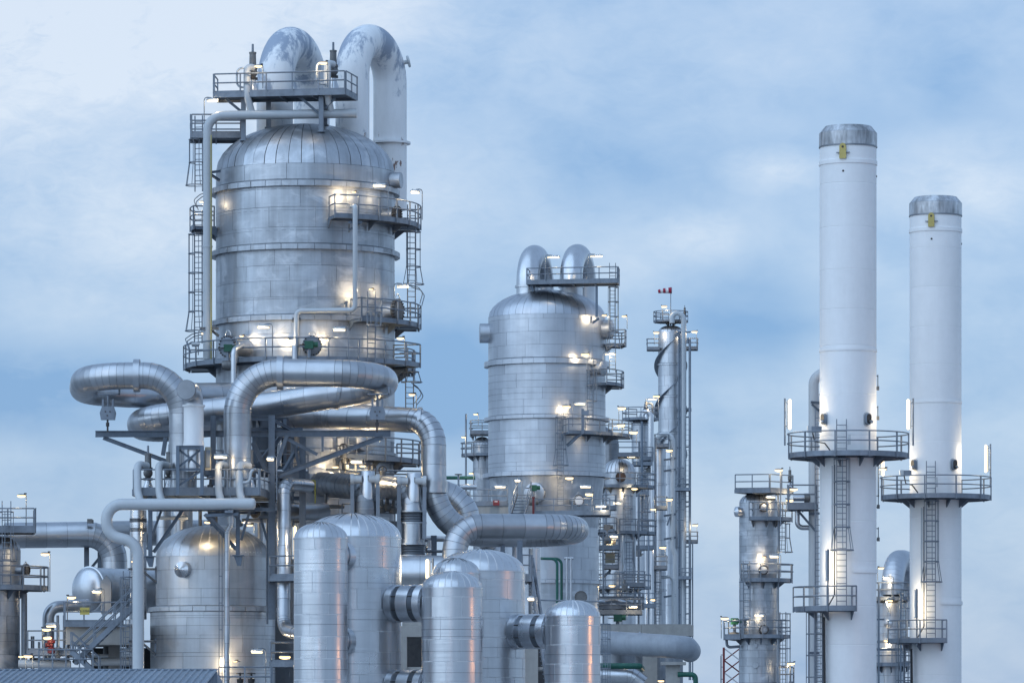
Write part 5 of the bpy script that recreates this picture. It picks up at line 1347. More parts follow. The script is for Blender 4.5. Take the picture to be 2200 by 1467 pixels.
c6 = Col('spiral_tower', 'tall slender far tower with spiral wind fins and a windsock above', 1441, 550, 27, M_far, M_joint)
c6.shell(0, c6.zf(712)); c6.dome(712, .85, 20, gap=.03)
c6.clad([712, 735, 757, 779], 6, jit=.003); c6.clad([783, 806, 828, 848], 6, jit=.003); c6.clad([852, 875, 900, 927], 6, jit=.003); c6.clad([931, 960, 985, 1012], 6); c6.clad([1016, 1045, 1070, 1096], 6); c6.clad([1100, 1135, 1172], 6); c6.clad([1176, 1220, 1260], 6); c6.clad([1264, 1310, 1345], 6)
for y in (779, 848, 927, 1012, 1096, 1172, 1260): c6.ring(y, y + 4, 29.5, n=12, name='ring_segment')
zt, zb = c6.zf(712), c6.zf(985)
for h0 in (0, PI):
    mb = MB(); N = 90; vs = []; Hh = zt - zb; pitch2 = 190 * .055; w0 = .48
    for i in range(N + 1):
        z = zb + Hh * i / N; a = h0 + rad(68) + 2 * PI * (z - zb) / pitch2
        for (rr2, dzz) in ((c6.R - .02, -.04), (c6.R + w0, -.04), (c6.R + w0, .04), (c6.R - .02, .04)): vs.append(c6.org() + pol(rr2, a, z + dzz))
    fs = []
    for i in range(N):
        for j in range(4): fs.append((4 * i + j, 4 * i + (j + 1) % 4, 4 * i + 4 + (j + 1) % 4, 4 * i + 4 + j))
    fs += [(3, 2, 1, 0), (4 * N, 4 * N + 1, 4 * N + 2, 4 * N + 3)]
    mb.add(vs, fs); part('spiral_fin', mb, M_steel, c6.t)
platform_arc('round top platform of the tall spiral tower', 1441, 550, .3, 1.95, -175, 175, Zw(690, 550), rr=.06, ends=(0, 0), step=1.0)
platform_poly('left wing platform below the top of the spiral tower', [(1391, 548.8), (1416, 548.8), (1416, 551), (1391, 551)], 748, edges=(0, 3), rr=.06)
platform_poly('right wing platform below the top of the spiral tower', [(1468, 548.8), (1498, 548.8), (1498, 551), (1468, 551)], 747, edges=(0, 1), rr=.06)
platform_poly('small box platform far down on the right of the spiral tower', [(1474, 548), (1498, 548), (1498, 550.5), (1474, 550.5)], 1162, edges=(0, 1, 3), rr=.06)
platform_poly('tiny bracket platform on the right pipe of the spiral tower', [(1470, 548), (1484, 548), (1484, 550), (1470, 550)], 878, edges=(), rr=.06)
plain_pipe('fat pale pipe up the right side of the spiral tower, looped over at the top', [W(1444, 694, 547.5), W(1444, 673, 547.5), W(1469, 673, 547.5), W(1469, 1345, 547.5)], .31, [0, .6, .8, 0], mat=M_grey)
plain_pipe('thin grey pipe beside the fat pipe on the spiral tower', [W(1477, 738, 547.2), W(1477, 728, 547.2), W(1482, 728, 547.2), W(1482, 1460, 547.2)], .15, [0, .2, .2, 0], mat=M_steel)
plain_pipe('thinnest grey riser at the right edge of the spiral tower', [W(1488, 1162, 547), W(1488, 1460, 547)], .08, 0, mat=M_steel, n=8)
plain_pipe('dark conduit between the spiral tower and its fat pipe', [W(1459, 716, 547.6), W(1459, 1345, 547.6)], .11, 0, mat=M_frame, n=8)
steel_frame('short clamp arms between the spiral tower and its pipes', [('arm', W(1455, y, 547.6), W(1484, y - 3, 547.2), .16) for y in (716, 880, 898, 962, 1043, 1080, 1090, 1176, 1262, 1320)], W(1469, 1345, 547.5))
t = thing('windsock', 'red and white striped windsock on a thin pole above the spiral tower', 'windsock', W(1441, 692, 549.5))
mb = MB(); mb.cyl(W(1441, 692, 549.5), W(1441, 617, 549.5), .045, 6); part('pole', mb, M_steel, t)
mb = MB(); mb.tube([W(1443, 624, 549.5) + Vector((0, .36 * math.sin(2 * PI * i / 14), .36 * math.cos(2 * PI * i / 14))) for i in range(15)], .035, 5, False); part('hoop', mb, M_steel, t)
pts = [(1443, 624, .36), (1436, 624, .335), (1430, 624.6, .31), (1424.5, 624.6, .28), (1419, 625.5, .245), (1414, 626.5, .20)]
Mw = paint('white_cloth', (.75, .75, .76), .8); Mr = paint('red_cloth', (.36, .025, .06), .8)
for i in range(5):
    a, b = pts[i], pts[i + 1]; mb = MB(); mb.tube([W(a[0], a[1], 549.5), W(b[0], b[1], 549.5)], 1, 14, False, [a[2], b[2]]); part('cloth_band', mb, Mr if i % 2 == 0 else Mw, t)
relief_valve('small relief valve on the top platform of the spiral tower', 1471, 690, 549, .5)

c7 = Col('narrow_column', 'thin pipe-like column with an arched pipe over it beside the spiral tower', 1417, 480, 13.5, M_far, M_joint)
c7.shell(0, c7.zf(966)); c7.dome(966, .4, 14, gap=.02); c7.clad([966, 1000, 1038], 5); c7.clad([1042, 1080, 1116], 5); c7.clad([1120, 1160, 1190], 5); c7.clad([1194, 1230, 1265], 5); c7.clad([1269, 1310, 1345], 5)
for y in (1038, 1116, 1190, 1265): c7.ring(y, y + 4, 16, n=10)
plain_pipe('pale pipe arched over the thin column and running down beside it', [W(1413, 960, 478), W(1413, 933, 478), W(1445, 933, 477.6), W(1445, 1178, 477.6), W(1451, 1192, 477.6), W(1451, 1345, 477.6)], .27, [0, .7, .8, .5, .5, 0], mat=M_grey)
platform_poly('dark box platform at the top of the thin column', [(1408, 476), (1436, 476), (1436, 479), (1408, 479)], 956, edges=(0, 1, 3), rr=.055)
platform_poly('low box platform in front of the thin column', [(1404, 470), (1432, 470), (1432, 474), (1404, 474)], 1218, edges=(0, 1, 3), rr=.055)
plain_pipe('dark vertical pipe left of the thin column', [W(1408, 940, 474), W(1408, 1345, 474)], .13, 0, mat=M_steel)
plain_pipe('grey vertical pipe between the thin column and the domed column', [W(1389, 1146, 430), W(1389, 1345, 430)], .2, 0, mat=M_drum)
plain_pipe('pale pipe with a rusty elbow low on the thin column', [W(1420, 1240, 472), W(1440, 1238, 472), W(1446, 1246, 472), W(1446, 1345, 472)], .16, [0, .2, .4, 0])
c7b = Col('narrow_column', 'grey vertical vessel between the thin column and the spiral tower', 1436, 500, 12, M_far, M_joint)
c7b.shell(0, c7b.zf(1000)); c7b.clad([1000, 1040, 1080, 1120, 1165, 1210, 1255, 1300, 1345], 5)
steel_frame('clamp arms on the arched pipe beside the thin column', [('arm', W(1426, y, 477.4), W(1452, y - 4, 477.4), .2) for y in (988, 1012, 1108, 1158, 1282)] + [('brace', W(1433, 1128, 477.4), W(1440, 1110, 477.4), .2)], W(1445, 1345, 477.6))
for a in ((1427, 659, 548, 'lamp on the left of the spiral tower top platform below the windsock', 'flood', -1, 1.6), (1492, 713, 548, 'lamp above the right wing platform of the spiral tower', 'flood', 1, 1.8), (1410, 715, 548.5, 'faint small lamp above the left wing platform of the spiral tower', 'flood', -1, 1.4),
          (1401, 858, 468, 'tube lamp above the crowded round platform', 'tube', 1, 1.2), (1410, 852, 469, 'round lamp above the crowded round platform', 'flood', 1, 1.2), (1438, 968, 474, 'round lamp under the dark box platform of the thin column', 'flood', 1, .6),
          (1438, 1073, 472, 'round lamp halfway up between the thin column and the arched pipe', 'flood', 1, 1.2), (1403, 1094, 428, 'small lamp on a pole right of the domed column', 'flood', 1, 3.0), (1424, 1176, 469, 'oval lamp above the low box platform of the thin column', 'flood', 1, 1.4), (1493, 1128, 547, 'lamp above the small box platform far down the spiral tower', 'flood', 1, 1.2),
          (1404, 1288, 428, 'small spot lamp low between the domed column and the thin column', 'flood', 1, 3.0), (1360, 1304, 384, 'spot lamp above the concrete beam near the two posts', 'tube', -1, 1.0), (1280, 1260, 384, 'bright oval lamp at the left of the pipe rack rails', 'flood', 1, 1.3), (1319, 1153, 396.5, 'spot lamp under the left half platform of the domed column', 'tube', 1, 1.0),
          (1326, 1081, 400, 'tube lamp in front of the domed column above its curved platform', 'tube', 1, 2.4), (1363, 1050, 402, 'wall lamp strip at the right edge of the domed column', 'flood', 1, .3), (1356, 981, 402, 'tube lamp beside the dome of the domed column', 'tube', 1, .8), (1315, 1258, 396, 'wall lamp glowing on the lower part of the domed column', 'flood', 1, .3)):
    lamp(*a, L=.7 if a[2] < 450 else .9, sc=1.2 if a[2] < 450 else 1.5, post='wall' not in a[3], pw=110 if 'wall' in a[3] else 60)
# small bore clutter between the middle column and the spiral tower
for px, y0, y1, D, r, m, lb in ((1372, 1060, 1340, 396, .09, M_steel, 'thin riser just right of the domed column'), (1379, 905, 1146, 462, .12, M_frame, 'dark riser up the front of the slim column'), (1394, 1148, 1340, 424, .07, M_frame, 'thin dark riser beside the grey vertical pipe'), (1400, 1000, 1340, 440, .08, M_drum, 'thin bright riser between the slim column and the thin column'),
        (1296, 1146, 1340, 394, .08, M_steel, 'thin riser left of the little valve platform'), (1338, 1150, 1300, 398, .07, M_grey, 'thin pale riser right of the little valve platform'), (1362, 1146, 1300, 396, .06, M_frame, 'thin dark conduit on the right of the domed column lower part'), (1284, 1150, 1330, 390, .10, M_drum, 'bright riser at the left of the domed column'),
        (1425, 1000, 1340, 520, .14, M_frame, 'dark riser tucked behind the arched pipe'), (1463, 720, 1340, 546.6, .07, M_frame, 'thin dark cable riser on the spiral tower'), (1302, 1050, 1146, 401, .06, M_steel, 'short thin riser under the ring platform of the domed column')):
    plain_pipe(lb, [W(px, y1, D), W(px, y0, D)], r, 0, mat=m, n=8)
for px0, px1, y, D, lb in ((1360, 1400, 995, 464, 'upper'), (1366, 1404, 1175, 426, 'middle'), (1288, 1330, 1175, 395, 'left'), (1340, 1384, 1255, 394, 'lower')):
    platform_poly('small grated landing with rails in the pipe cluster, %s one' % lb, [(px0, D - 1), (px1, D - 1), (px1, D + 1.5), (px0, D + 1.5)], y, edges=(0, 1), rr=.048, step=1.0)
for px, y, D, lb in ((1394, 1010, 464, 'upper'), (1372, 1188, 424, 'middle'), (1342, 1262, 392, 'lower')):
    t = thing('hand_valve', 'grey valve on a short pipe in the pipe cluster, %s one' % lb, 'valve', W(px, y, D), 'valves in the pipe cluster')
    mb = MB(); mb.cyl(W(px - 10, y, D), W(px + 10, y, D), .16, 10); part('pipe_piece', mb, M_drum, t)
    mb = MB(); mb.lathe([(.001, -.35), (.3, -.25), (.3, .2), (.1, .3), (.1, .7), (.001, .7)], 12, Matrix.Translation(W(px, y, D))); part('valve_body', mb, M_castg, t)
ladder('thin caged ladder up the slim column below the side cage platform', 1386, 466.5, 1000, 1145, cage=(1010, 1120), w=.5, rr=.05)
ladder('long thin ladder on the right pipe of the spiral tower', 1476, 546.4, 900, 1340, a=10, w=.45, sp=.6)
ladder('ladder behind the pipe rack rails', 1330, 393, 1225, 1340, cage=(1230, 1290), w=.5, rr=.045)
platform_arc('half ring platform low on the domed column above the pipe rack rails', 1330, 405, 1.5, 2.7, -80, 80, Zw(1262, 405), rr=.048)
# concrete beam frame
t = thing('concrete_support', 'long concrete beam on columns carrying the far columns', 'concrete support', W(1400, 1560, 376))
def cb(nm, px0, px1, y0, y1, D, dp, mat=M_conc):
    a, b = W(px0, y1, D), W(px1, y0, D); mb = MB(); mb.box(((a.x + b.x) / 2, D + dp / 2, (a.z + b.z) / 2), (b.x - a.x, dp, b.z - a.z)); part(nm, mb, mat, t)
cb('beam', 1378.6, 1490, 1342, 1365.6, 376, 2.5); cb('beam', 1290, 1378, 1342, 1365.4, 376, 2.5)
cb('slab', 1240, 1485, 1340, 1342.5, 380, 160)
cb('column', 1381, 1412, 1366, 1560, 376.3, 1.2); cb('column', 1431, 1461, 1426, 1560, 366.0, 1.2); cb('column_cap', 1421, 1474, 1421, 1427.5, 365.5, 2)
plain_pipe('huge blue grey duct under the concrete beam with an elbow at its right end', [W(1270, 1377, 372), W(1474, 1390, 368), W(1482, 1398, 386)], .92, [0, 1.3, 0], mat=M_duct, n=28, collars=[(W(1374, 1384, 370), (1, 0, 0), .12, .10), (W(1326, 1381, 371), (1, 0, 0), .06, .04)])
plain_pipe('green pipe lying under the huge duct', [W(1270, 1430, 366), W(1374, 1430, 366), W(1379, 1436, 369)], .24, [0, .25, 0], mat=M_green)
plain_pipe('green pipe bending down at the far right of the concrete columns', [W(1456, 1448, 366), W(1494, 1448, 366), W(1496, 1500, 366)], .20, [0, .35, 0], mat=M_green)
clad_pipe('pale horizontal vessel low behind the shortest drum', [W(1270, 1452, 372), W(1356, 1452, 372), W(1380, 1470, 372)], .75, [0, 1.0, 0], mat=M_drum)
ladder('caged ladder in front of the huge blue grey duct', 1300, 364, 1338, 1500, cage=(1340, 1500), w=.4, rr=.045)
lamp(1420, 1462, 372, 'bright lamp at the very bottom between the concrete columns', 'flood', h=.5, sc=1.1)
for px, y0, m, lb, r in ((1197, 1205, M_green, 'left green pipe dropping behind the shortest drum', .105), (1206.5, 1205, M_green, 'right green pipe dropping behind the shortest drum', .105)):
    plain_pipe(lb, [W(1150, 1199 + (0 if r else 0), 352 + (0 if px < 1200 else 1.5)), W(px, 1200, 352 + (0 if px < 1200 else 1.5)), W(px, 1340, 352 + (0 if px < 1200 else 1.5))], r, [0, .45, 0], mat=m, group='pair of green pipes')
plain_pipe('grey pipe bent at the top right of the two green pipes', [W(1212, 1199, 354), W(1232, 1199, 354)], .12, 0, mat=M_pipe)
plain_pipe('grey standing pipe nearest the green pipes', [W(1218, 1340, 352), W(1218, 1198, 352)], .11, 0, mat=M_pipe)
plain_pipe('thinner grey standing pipe right of the green pipes', [W(1226.5, 1340, 352), W(1226.5, 1198, 352)], .085, 0, mat=M_pipe)
plain_pipe('thin pipe rail behind the shortest drum', [W(1150, 1288, 350), W(1300, 1292, 350)], .06, 0, mat=M_steel, n=8)
t = thing('blind_flange', 'round bolted blind flange behind the dome of the shortest drum', 'flange', W(1248, 1284, 366))
mb = MB(); lathe_dir(mb, [(.3, .6), (.3, 0), (.50, 0), (.50, -.1), (.001, -.1)], W(1248, 1282, 366), (0, 1, 0), 28); part('flange_plate', mb, M_castg, t)
mb = MB()
for k in range(18):
    q = W(1248, 1282, 366) + Vector((.43 * math.cos(2 * PI * k / 18), -.1, .43 * math.sin(2 * PI * k / 18))); 
    mb.cyl(q + Vector((0, -.06, 0)), q + Vector((0, .1, 0)), .04, 5)
part('bolts', mb, M_bolt, t, stuff=True)
# ================================================================== white stacks
def stack(label, px, D, Rpx, ytop, ycap, yring, seams, yfl, yport, which):
    R = Rpx * D / F; x = Xw(px, D); T = Matrix.Translation((x, D, 0))
    t = thing('chimney_stack', label, 'chimney', (x, D, 0), 'white chimney stacks')
    zf = lambda y: Zw(y, D - R)
    def L(nm, pr, m, n=64, ang=30):
        mb = MB(); mb.lathe(pr, n, T); return part(nm, mb, m, t, angle=ang)
    zt, zc = zf(ytop), zf(ycap); k = (zt - zc)
    L('cap_cone', [(R * .82, zt), (R * 1.02, zt - k * .33)], M_cap)
    L('cap_band', [(R * 1.022, zt - k * .335), (R * 1.022, zc + .03), (R * .97, zc)], M_cap)
    L('cap_lip', [(R * 1.03, zc - .02), (R * 1.03, zc + .05), (R * .9, zc + .06)], M_dpipe)
    L('cap_inside', [(R * .80, zt - .01), (R * .78, zc)], M_dark)
    ys = [ycap] + seams
    for i in range(len(ys) - 1):
        a, b = zf(ys[i]), zf(ys[i + 1])
        L('shell_section', [(R - .014, a), (R, a - .022), (R, b + .022), (R - .014, b)], M_white)
    L('inner_shell', [(R - .012, zc), (R - .012, 0)], M_white)
    z = zf(yring); L('top_ring', [(R, z - .10), (R * 1.03, z - .10), (R * 1.03, z + .10), (R, z + .13)], M_white)
    z = zf(yfl); L('middle_flange', [(R, z - .07), (R * 1.022, z - .07), (R * 1.022, z + .07), (R, z + .07)], M_white)
    a = rad(-14); d = pol(1, a); zl0, zl1 = zf(yring) + .1, zf(ycap) + .06; p = Vector((x, D, 0)) + pol(R + .1, a)
    mb = MB(); w = .17; u = pol(1, a + PI / 2)
    out = [(-w, 0), (w, 0), (w, zl1 - zl0 - w), (w * .7, zl1 - zl0 - w * .3), (0, zl1 - zl0), (-w * .7, zl1 - zl0 - w * .3), (-w, zl1 - zl0 - w)]
    vs = [p + u * q[0] + Vector((0, 0, zl0 + q[1])) + d * e for e in (-.06, .06) for q in out]
    mb.add(vs, [tuple(range(7)), tuple(range(13, 6, -1))] + [(i, i + 7, (i + 1) % 7 + 7, (i + 1) % 7) for i in range(7)])
    lg = part('lifting_lug', mb, M_yellow, t)
    mb = MB(); mb.cyl(p + Vector((0, 0, zl1 - .2)) + d * .055, p + Vector((0, 0, zl1 - .2)) + d * .07, .06, 12); part('lug_hole', mb, M_bolt, lg)
    mb = MB(); mb.beam(p + u * -.35 + Vector((0, 0, zl1 - .48)) - d * .05, p + u * .35 + Vector((0, 0, zl1 - .48)) - d * .05, .12, .03); part('lug_stiffener', mb, M_steel, lg)
    mb = MB(); mb.cyl(p + Vector((0, 0, zl0 - .02)) - d * .02, p + Vector((0, 0, zl0 - .021)) - d * .02, .05, 6)
    p2 = Vector((x, D, zf(yring + 22))) + pol(R - .02, a); mb = MB(); mb.cyl(p2, p2 + d * .04, .055, 12); part('sight_hole', mb, M_bolt, t)
    p2 = Vector((x, D, zf(yring + 28))) + pol(R - .02, rad(82)); mb = MB(); mb.cyl(p2, p2 + pol(.05, rad(82)), .055, 12); part('sight_hole', mb, M_bolt, t)
    for ad, lit in ((-56, 0), (36, 1)):
        a = rad(ad); d = pol(1, a); u = pol(1, a + PI / 2); z = Zw(yport, D - R * math.cos(a)); p = Vector((x, D, z)) + pol(R - .05, a)
        def oval(s, d0, d1, m, nm, par):
            mb = MB(); o2 = []
            for i in range(20):
                th = 2 * PI * i / 20; o2.append((.17 * s * math.cos(th), .17 * s * math.sin(th) + (.12 * s if math.sin(th) > 0 else -.12 * s)))
            vs = [p + u * q[0] + Vector((0, 0, q[1])) + d * e for e in (d0, d1) for q in o2]
            mb.add(vs, [tuple(range(20))[::-1], tuple(range(20, 40))] + [(i, (i + 1) % 20, 20 + (i + 1) % 20, 20 + i) for i in range(20)]); return part(nm, mb, m, par)
        pt = oval(1.25, 0, .08, M_grey, 'port_collar', t); oval(1.0, .08, .26, M_steel, 'port_housing', pt); oval(.86, .26, .275, M_black, 'port_opening', pt)
        mb = MB(); mb.cyl(p + d * .27 - Vector((0, 0, .12)) + u * .06, p + d * .42 - Vector((0, 0, .16)) + u * .06, .075, 10); part('port_valve', mb, M_drum, pt)
    return t, x, D, R, zf
s1 = stack('taller nearer white chimney stack with a stained steel cap, left of two', 1822, 240, 61, 265, 310, 345, [391, 485, 577, 662, 740, 846, 935, 1027, 1118, 1205, 1300, 1384, 1470, 1540, 1640], 749, 900, 1)
s2 = stack('shorter white chimney stack with a stained steel cap, right of two', 2010, 262, 55.5, 418, 459, 491, [530, 615, 700, 780, 859, 947, 1030, 1110, 1200, 1282, 1366, 1450, 1540, 1640], 861, 998, 2)
for i, (nm, px, D, Rpx, yd, ylow, vx, vy, xl0, lw) in enumerate((('taller white stack', 1822, 240, 61, 978, 1307, (1697, 1951), 890, 1714, 's'), ('shorter white stack', 2010, 262, 55.5, 1068, 1375, (1897, 2118), 985, 1920, 's'))):
    R = Rpx * D / F; g = 'access platforms on the white stacks'
    platform_arc('full ring platform with curved rails round the ' + nm, px, D, R + .03, R + 1.58, -179, 179, Zw(yd, D), g, ends=(0, 0), rr=.036, step=1.75)
    platform_arc('small low platform on the left of the ' + nm, px - 6 * (1 - i), D, R + .03, R + 1.15, -88, 8, Zw(ylow, D), g, rr=.036)
    lx = px - 14 if i == 0 else px - 10
    ladder('long caged ladder up the front of the %s below its ring platform' % nm, lx, D - R - .25, yd - 78, ylow - 4, a=0, cage=(yd + 8, ylow - 125), w=.5, rr=.03, flare=True, group='caged ladders on the white stacks')
    ladder('caged ladder hanging below the small low platform of the ' + nm, px - 62 if i == 0 else px - 60, D - R * .55, ylow, 1500, a=-50, cage=(ylow + 8, 1500), w=.5, rr=.03, group='caged ladders on the white stacks')
    plain_pipe('black cable riser along the ladder of the ' + nm, [W(lx - 15, yd + 20, D - R - .12), W(lx - 15, ylow - 30, D - R - .12), W(lx - 32, ylow, D - R - .1)], .035, .1, mat=M_black, name='cable', cat='cable', n=6)
    plain_pipe('pale conduit along the ladder of the ' + nm, [W(lx - 20, yd + 22, D - R - .1), W(lx - 20, ylow - 60, D - R - .1)], .05, 0, name='conduit', cat='conduit', n=8)
    plain_pipe('dark cable with clips below the small low platform of the ' + nm, [W(px - 52, ylow + 18, D - R * .75), W(px - 50, 1500, D - R * .75)], .06, 0, mat=M_black, name='cable', cat='cable', n=8)
    for k in (0, 1):
        lamp(vx[k], vy + (0 if i == 0 else (20 if k == 0 else 0)), D - .3, 'upright tube lamp at the %s edge of the ring platform on the %s' % (('left', 'right')[k], nm), 'vert', side=(-1, 1)[k], h=1.6, L=1.45 if not (i == 1 and k == 0) else .8, sc=1.0, pw=85)
    lamp(px - 46 if i == 0 else px - 43, ylow - 92 + (14 if i else 0), D - R - .55, 'upright lamp housing facing the wall over the small low platform of the ' + nm, 'vertback', side=1, h=2.3, L=1.5, sc=.8, pw=60)
    t = thing('instrument_box', 'grey instrument box with cable at the left port of the ' + nm, 'instrument', W(px - 66, yd - 50, D - R * .8), 'instrument boxes')
    mb = MB(); mb.box(tuple(W(px - 70 + i * 6, yd - 56 + (4 if i else 0), D - R * .9)), (.62, .3, .3)); part('box_body', mb, M_steel, t)
    mb = MB(); mb.box(tuple(W(px - 83 + i * 10, yd - 56 + (4 if i else 0), D - R * .9)), (.2, .32, .34)); part('front_cap', mb, M_grey, t)
    mb = MB(); mb.tube([W(px - 76 + i * 8, yd - 48, D - R * .9), W(px - 72 + i * 8, yd - 30, D - R), W(px - 50, yd - 26, D - R - .6), W(px - 38, yd - 10, D - R - .5)], .035, 6); part('cable', mb, M_black, t)
    t = thing('switch_box', 'small pale switch box on the right rail post of the ' + nm, 'switch box', W(px + 3, yd - 40, D - R - 1.5), 'switch boxes')
    mb = MB(); mb.box(tuple(W(px + 2, yd - 32 + (2 if i else 0), D - R - 1.3)), (.14, .12, .4)); mb.box(tuple(W(px + 3 + (-1 if i else 0), yd - 34, D - R - 1.3)), (.12, .1, .5)); part('box_body', mb, M_grey, t)
    t = thing('pipe_flange_band', 'raised half band on the right of the %s level with its low platform' % nm, 'band', (Xw(px, D), D, Zw(ylow - 82, D)), 'raised half bands')
    mb = MB(); z = Zw((1228, 1296)[i], D); mb.lathe([(R, z - .08), (R * 1.045, z - .08), (R * 1.045, z + .12), (R, z + .12)], 40, Matrix.Translation((Xw(px, D), D, 0)), rad(6), rad(170)); part('band_ring', mb, M_white, t)
lamp(1897, 1008, 250, 'small warm lamp hanging below the right of the taller stack ring platform', 'flood', h=.4, sc=.8, post=False)
plain_pipe('tall pale pipe behind the left of the taller white stack, hooked at the top', [W(1748, 1500, 249), W(1748, 804, 249), W(1790, 800, 249)], .275, [0, .62, 0])
ladder('dark ladder between the hooked pale pipe and the taller white stack', 1757, 247.5, 880, 1467, a=-30, cage=None, w=.3, group=None)
t = thing('motor_valve', 'horizontal motor valve on a bracket left of the hooked pale pipe', 'valve', W(1728, 1072, 249)); mb = MB(); mb.cyl(W(1704, 1070, 249), W(1730, 1070, 249), .16, 14); part('motor', mb, M_drum, t)
mb = MB(); mb.cyl(W(1728, 1070, 249), W(1738, 1070, 249), .27, 14); part('gear_case', mb, M_castg, t); mb = MB(); mb.cyl(W(1738, 1070, 249), W(1752, 1070, 249), .19, 14); part('neck', mb, M_castg, t)
platform_poly('little bracket platform under the horizontal motor valve', [(1695, 247.8), (1754, 247.8), (1754, 250), (1695, 250)], 1086, edges=(0, 3))
steel_frame('bracket struts on the hooked pale pipe', [('strut', W(1714, 1096, 248.6), W(1752, 1140, 248.6), .12), ('arm', W(1742, 864, 248.4), W(1766, 866, 248.6), .14), ('strut', W(1744, 868, 248.4), W(1764, 886, 248.6), .1), ('arm', W(1738, 1104, 248.4), W(1766, 1102, 248.6), .12), ('arm', W(1736, 1402, 248.4), W(1760, 1402, 248.6), .14)], W(1748, 1104, 248.6))
plain_pipe('grey elbow pipe hooking under the motor valve', [W(1713, 1096, 249), W(1713, 1133, 249), W(1752, 1133, 249)], .135, [0, .3, 0], mat=M_pipe)
clad_pipe('short clad elbow peeping behind the hooked pale pipe', [W(1757, 905, 252), W(1757, 852, 252), W(1785, 846, 252)], .22, [0, .5, 0])
for px, y0, y1, lb in ((1886, 805, 838, 'topmost'), (1886, 872, 902, 'second'), (1887, 1062, 1092, 'third'), (1887, 1132, 1162, 'lowest')):
    t = thing('cable_bracket', '%s dark instrument bracket on the right edge of the taller white stack' % lb, 'bracket', W(px, y1, 240.5), 'instrument brackets')
    mb = MB(); mb.beam(W(px, y1, 240.5), W(px, y0, 240.5), .05, .05); mb.beam(W(px - 5, y0 + 3, 240.5), W(px + 1, y0 + 3, 240.5), .05, .05); mb.beam(W(px - 5, y1 - 3, 240.5), W(px + 1, y1 - 3, 240.5), .05, .05); part('frame', mb, M_steel, t)
    mb = MB(); mb.box(tuple(W(px, y1 - 4, 240.4)), (.14, .14, .2)); part('instrument', mb, M_castg, t)

# ================================================================== column left of the stacks
c8 = Col('narrow_column', 'freestanding grey clad column with four platforms left of the white stacks', 1629, 330, 41, M_old, M_joint)
c8.shell(0, c8.zf(1079)); c8.dome(1079, .78, 26, gap=.04)
c8.clad([1079, 1110, 1122, 1139, 1150, 1172, 1185, 1205, 1232], 6); c8.clad([1240, 1262, 1275, 1290, 1305, 1330, 1352], 6, off=.6); c8.clad([1368, 1384, 1396, 1412, 1430, 1446, 1465, 1485], 6)
c8.manway(10, 1090, 9.5, L=.35, cover=M_old); c8.manway(9, 1224, 10, L=.35, cover=M_old); c8.manway(10, 1352, 10, L=.35, cover=M_old)
c8.manway(-66, 1099, 11, L=.5, kind='cone', mat=M_drum); c8.manway(-11, 1386, 5, L=.2, kind='disc'); c8.manway(-11, 1428, 7, L=.2, kind='disc')
g8 = 'platforms on the freestanding column'
platform_poly('top box platform above the dome of the freestanding column', [(1580, 328.2), (1653, 327.6), (1702, 329.4), (1640, 332.4)], 1053, edges=(0, 1), rr=.04, group=g8)
platform_arc('second platform from the top of the freestanding column', 1629, 330, 1.4, 2.4, -18, 100, Zw(1115, 330), g8, rr=.04)
platform_arc('third platform from the top of the freestanding column', 1629, 330, 1.4, 2.4, -32, 100, Zw(1246, 330), g8, rr=.04)
platform_arc('lowest platform of the freestanding column, reaching left', 1629, 330, 1.4, 2.2, -70, 80, Zw(1366, 330), g8, rr=.04)
platform_poly('left wing of the lowest platform with the green actuator', [(1557, 328.6), (1590, 328.2), (1590, 330.5), (1557, 331)], 1367, edges=(0, 3), rr=.04, group=g8)
ladder('caged ladder at the upper right of the freestanding column', 1681, 329, 1095, 1188, a=20, cage=(1125, 1186), w=.45, rr=.036, flare=True)
ladder('caged ladder at the middle left of the freestanding column', 1604, 327.6, 1206, 1366, a=-20, cage=(1250, 1330), w=.45, rr=.036)
ladder('caged ladder at the lower right of the freestanding column', 1682, 329, 1314, 1467, a=20, cage=(1318, 1467), w=.45, rr=.036)
plain_pipe('thin pipe down the right edge of the freestanding column', [W(1672, 1062, 328.4), W(1672, 1500, 328.4)], .06, 0, mat=M_steel, n=8)
plain_pipe('thin lamp pole conduit at the top right of the freestanding column', [W(1677, 1130, 327.6), W(1677, 1012, 327.6)], .05, 0, mat=M_steel, n=8)
actuator('green valve actuator on the left wing of the freestanding column', 1578, 1334, 329, 1.25)
relief_valve('small valves on the top box platform right corner', 1697, 1050, 329.4, .42)
plain_pipe('grey looped pipe under the left wing of the lowest platform', [W(1590, 1388, 329.4), W(1562, 1390, 329.4), W(1560, 1362, 329.4)], .1, [0, .25, 0], mat=M_steel)
for a in ((1673, 1010, 327.4, 'bright oval lamp over the top platform of the freestanding column', 'flood', 1, 1.5), (1656, 1068, 327.8, 'tube lamp beside the dome of the freestanding column', 'tube', 1, 1.2), (1705, 1051, 329, 'round lamp at the right corner of the top box platform', 'flood', -1, .5), (1697, 1075, 328.6, 'round lamp near the motor valve, right of the freestanding column', 'flood', -1, .8),
          (1663, 1196, 327.6, 'small tube lamp above the third platform of the freestanding column', 'tube', 1, 1.4), (1641, 1196, 328.4, 'small unseen wall lamp lighting the cladding above the third platform', 'flood', 1, .3), (1631, 1322, 327.6, 'tube lamp above the lowest manway of the freestanding column', 'tube', 1, 1.0), (1557, 1328, 328.8, 'small round lamp on a pole at the left wing platform', 'flood', -1, 1.4), (1699, 1425, 328.6, 'oval lamp low right of the freestanding column', 'flood', 1, 1.4)):
    lamp(*a, L=.62, sc=.5 if 'wall' in a[3] else 1.2, post='wall' not in a[3], pw=60 if 'wall' in a[3] else 36)  # the wall lamp is an unseen source added to light the cladding
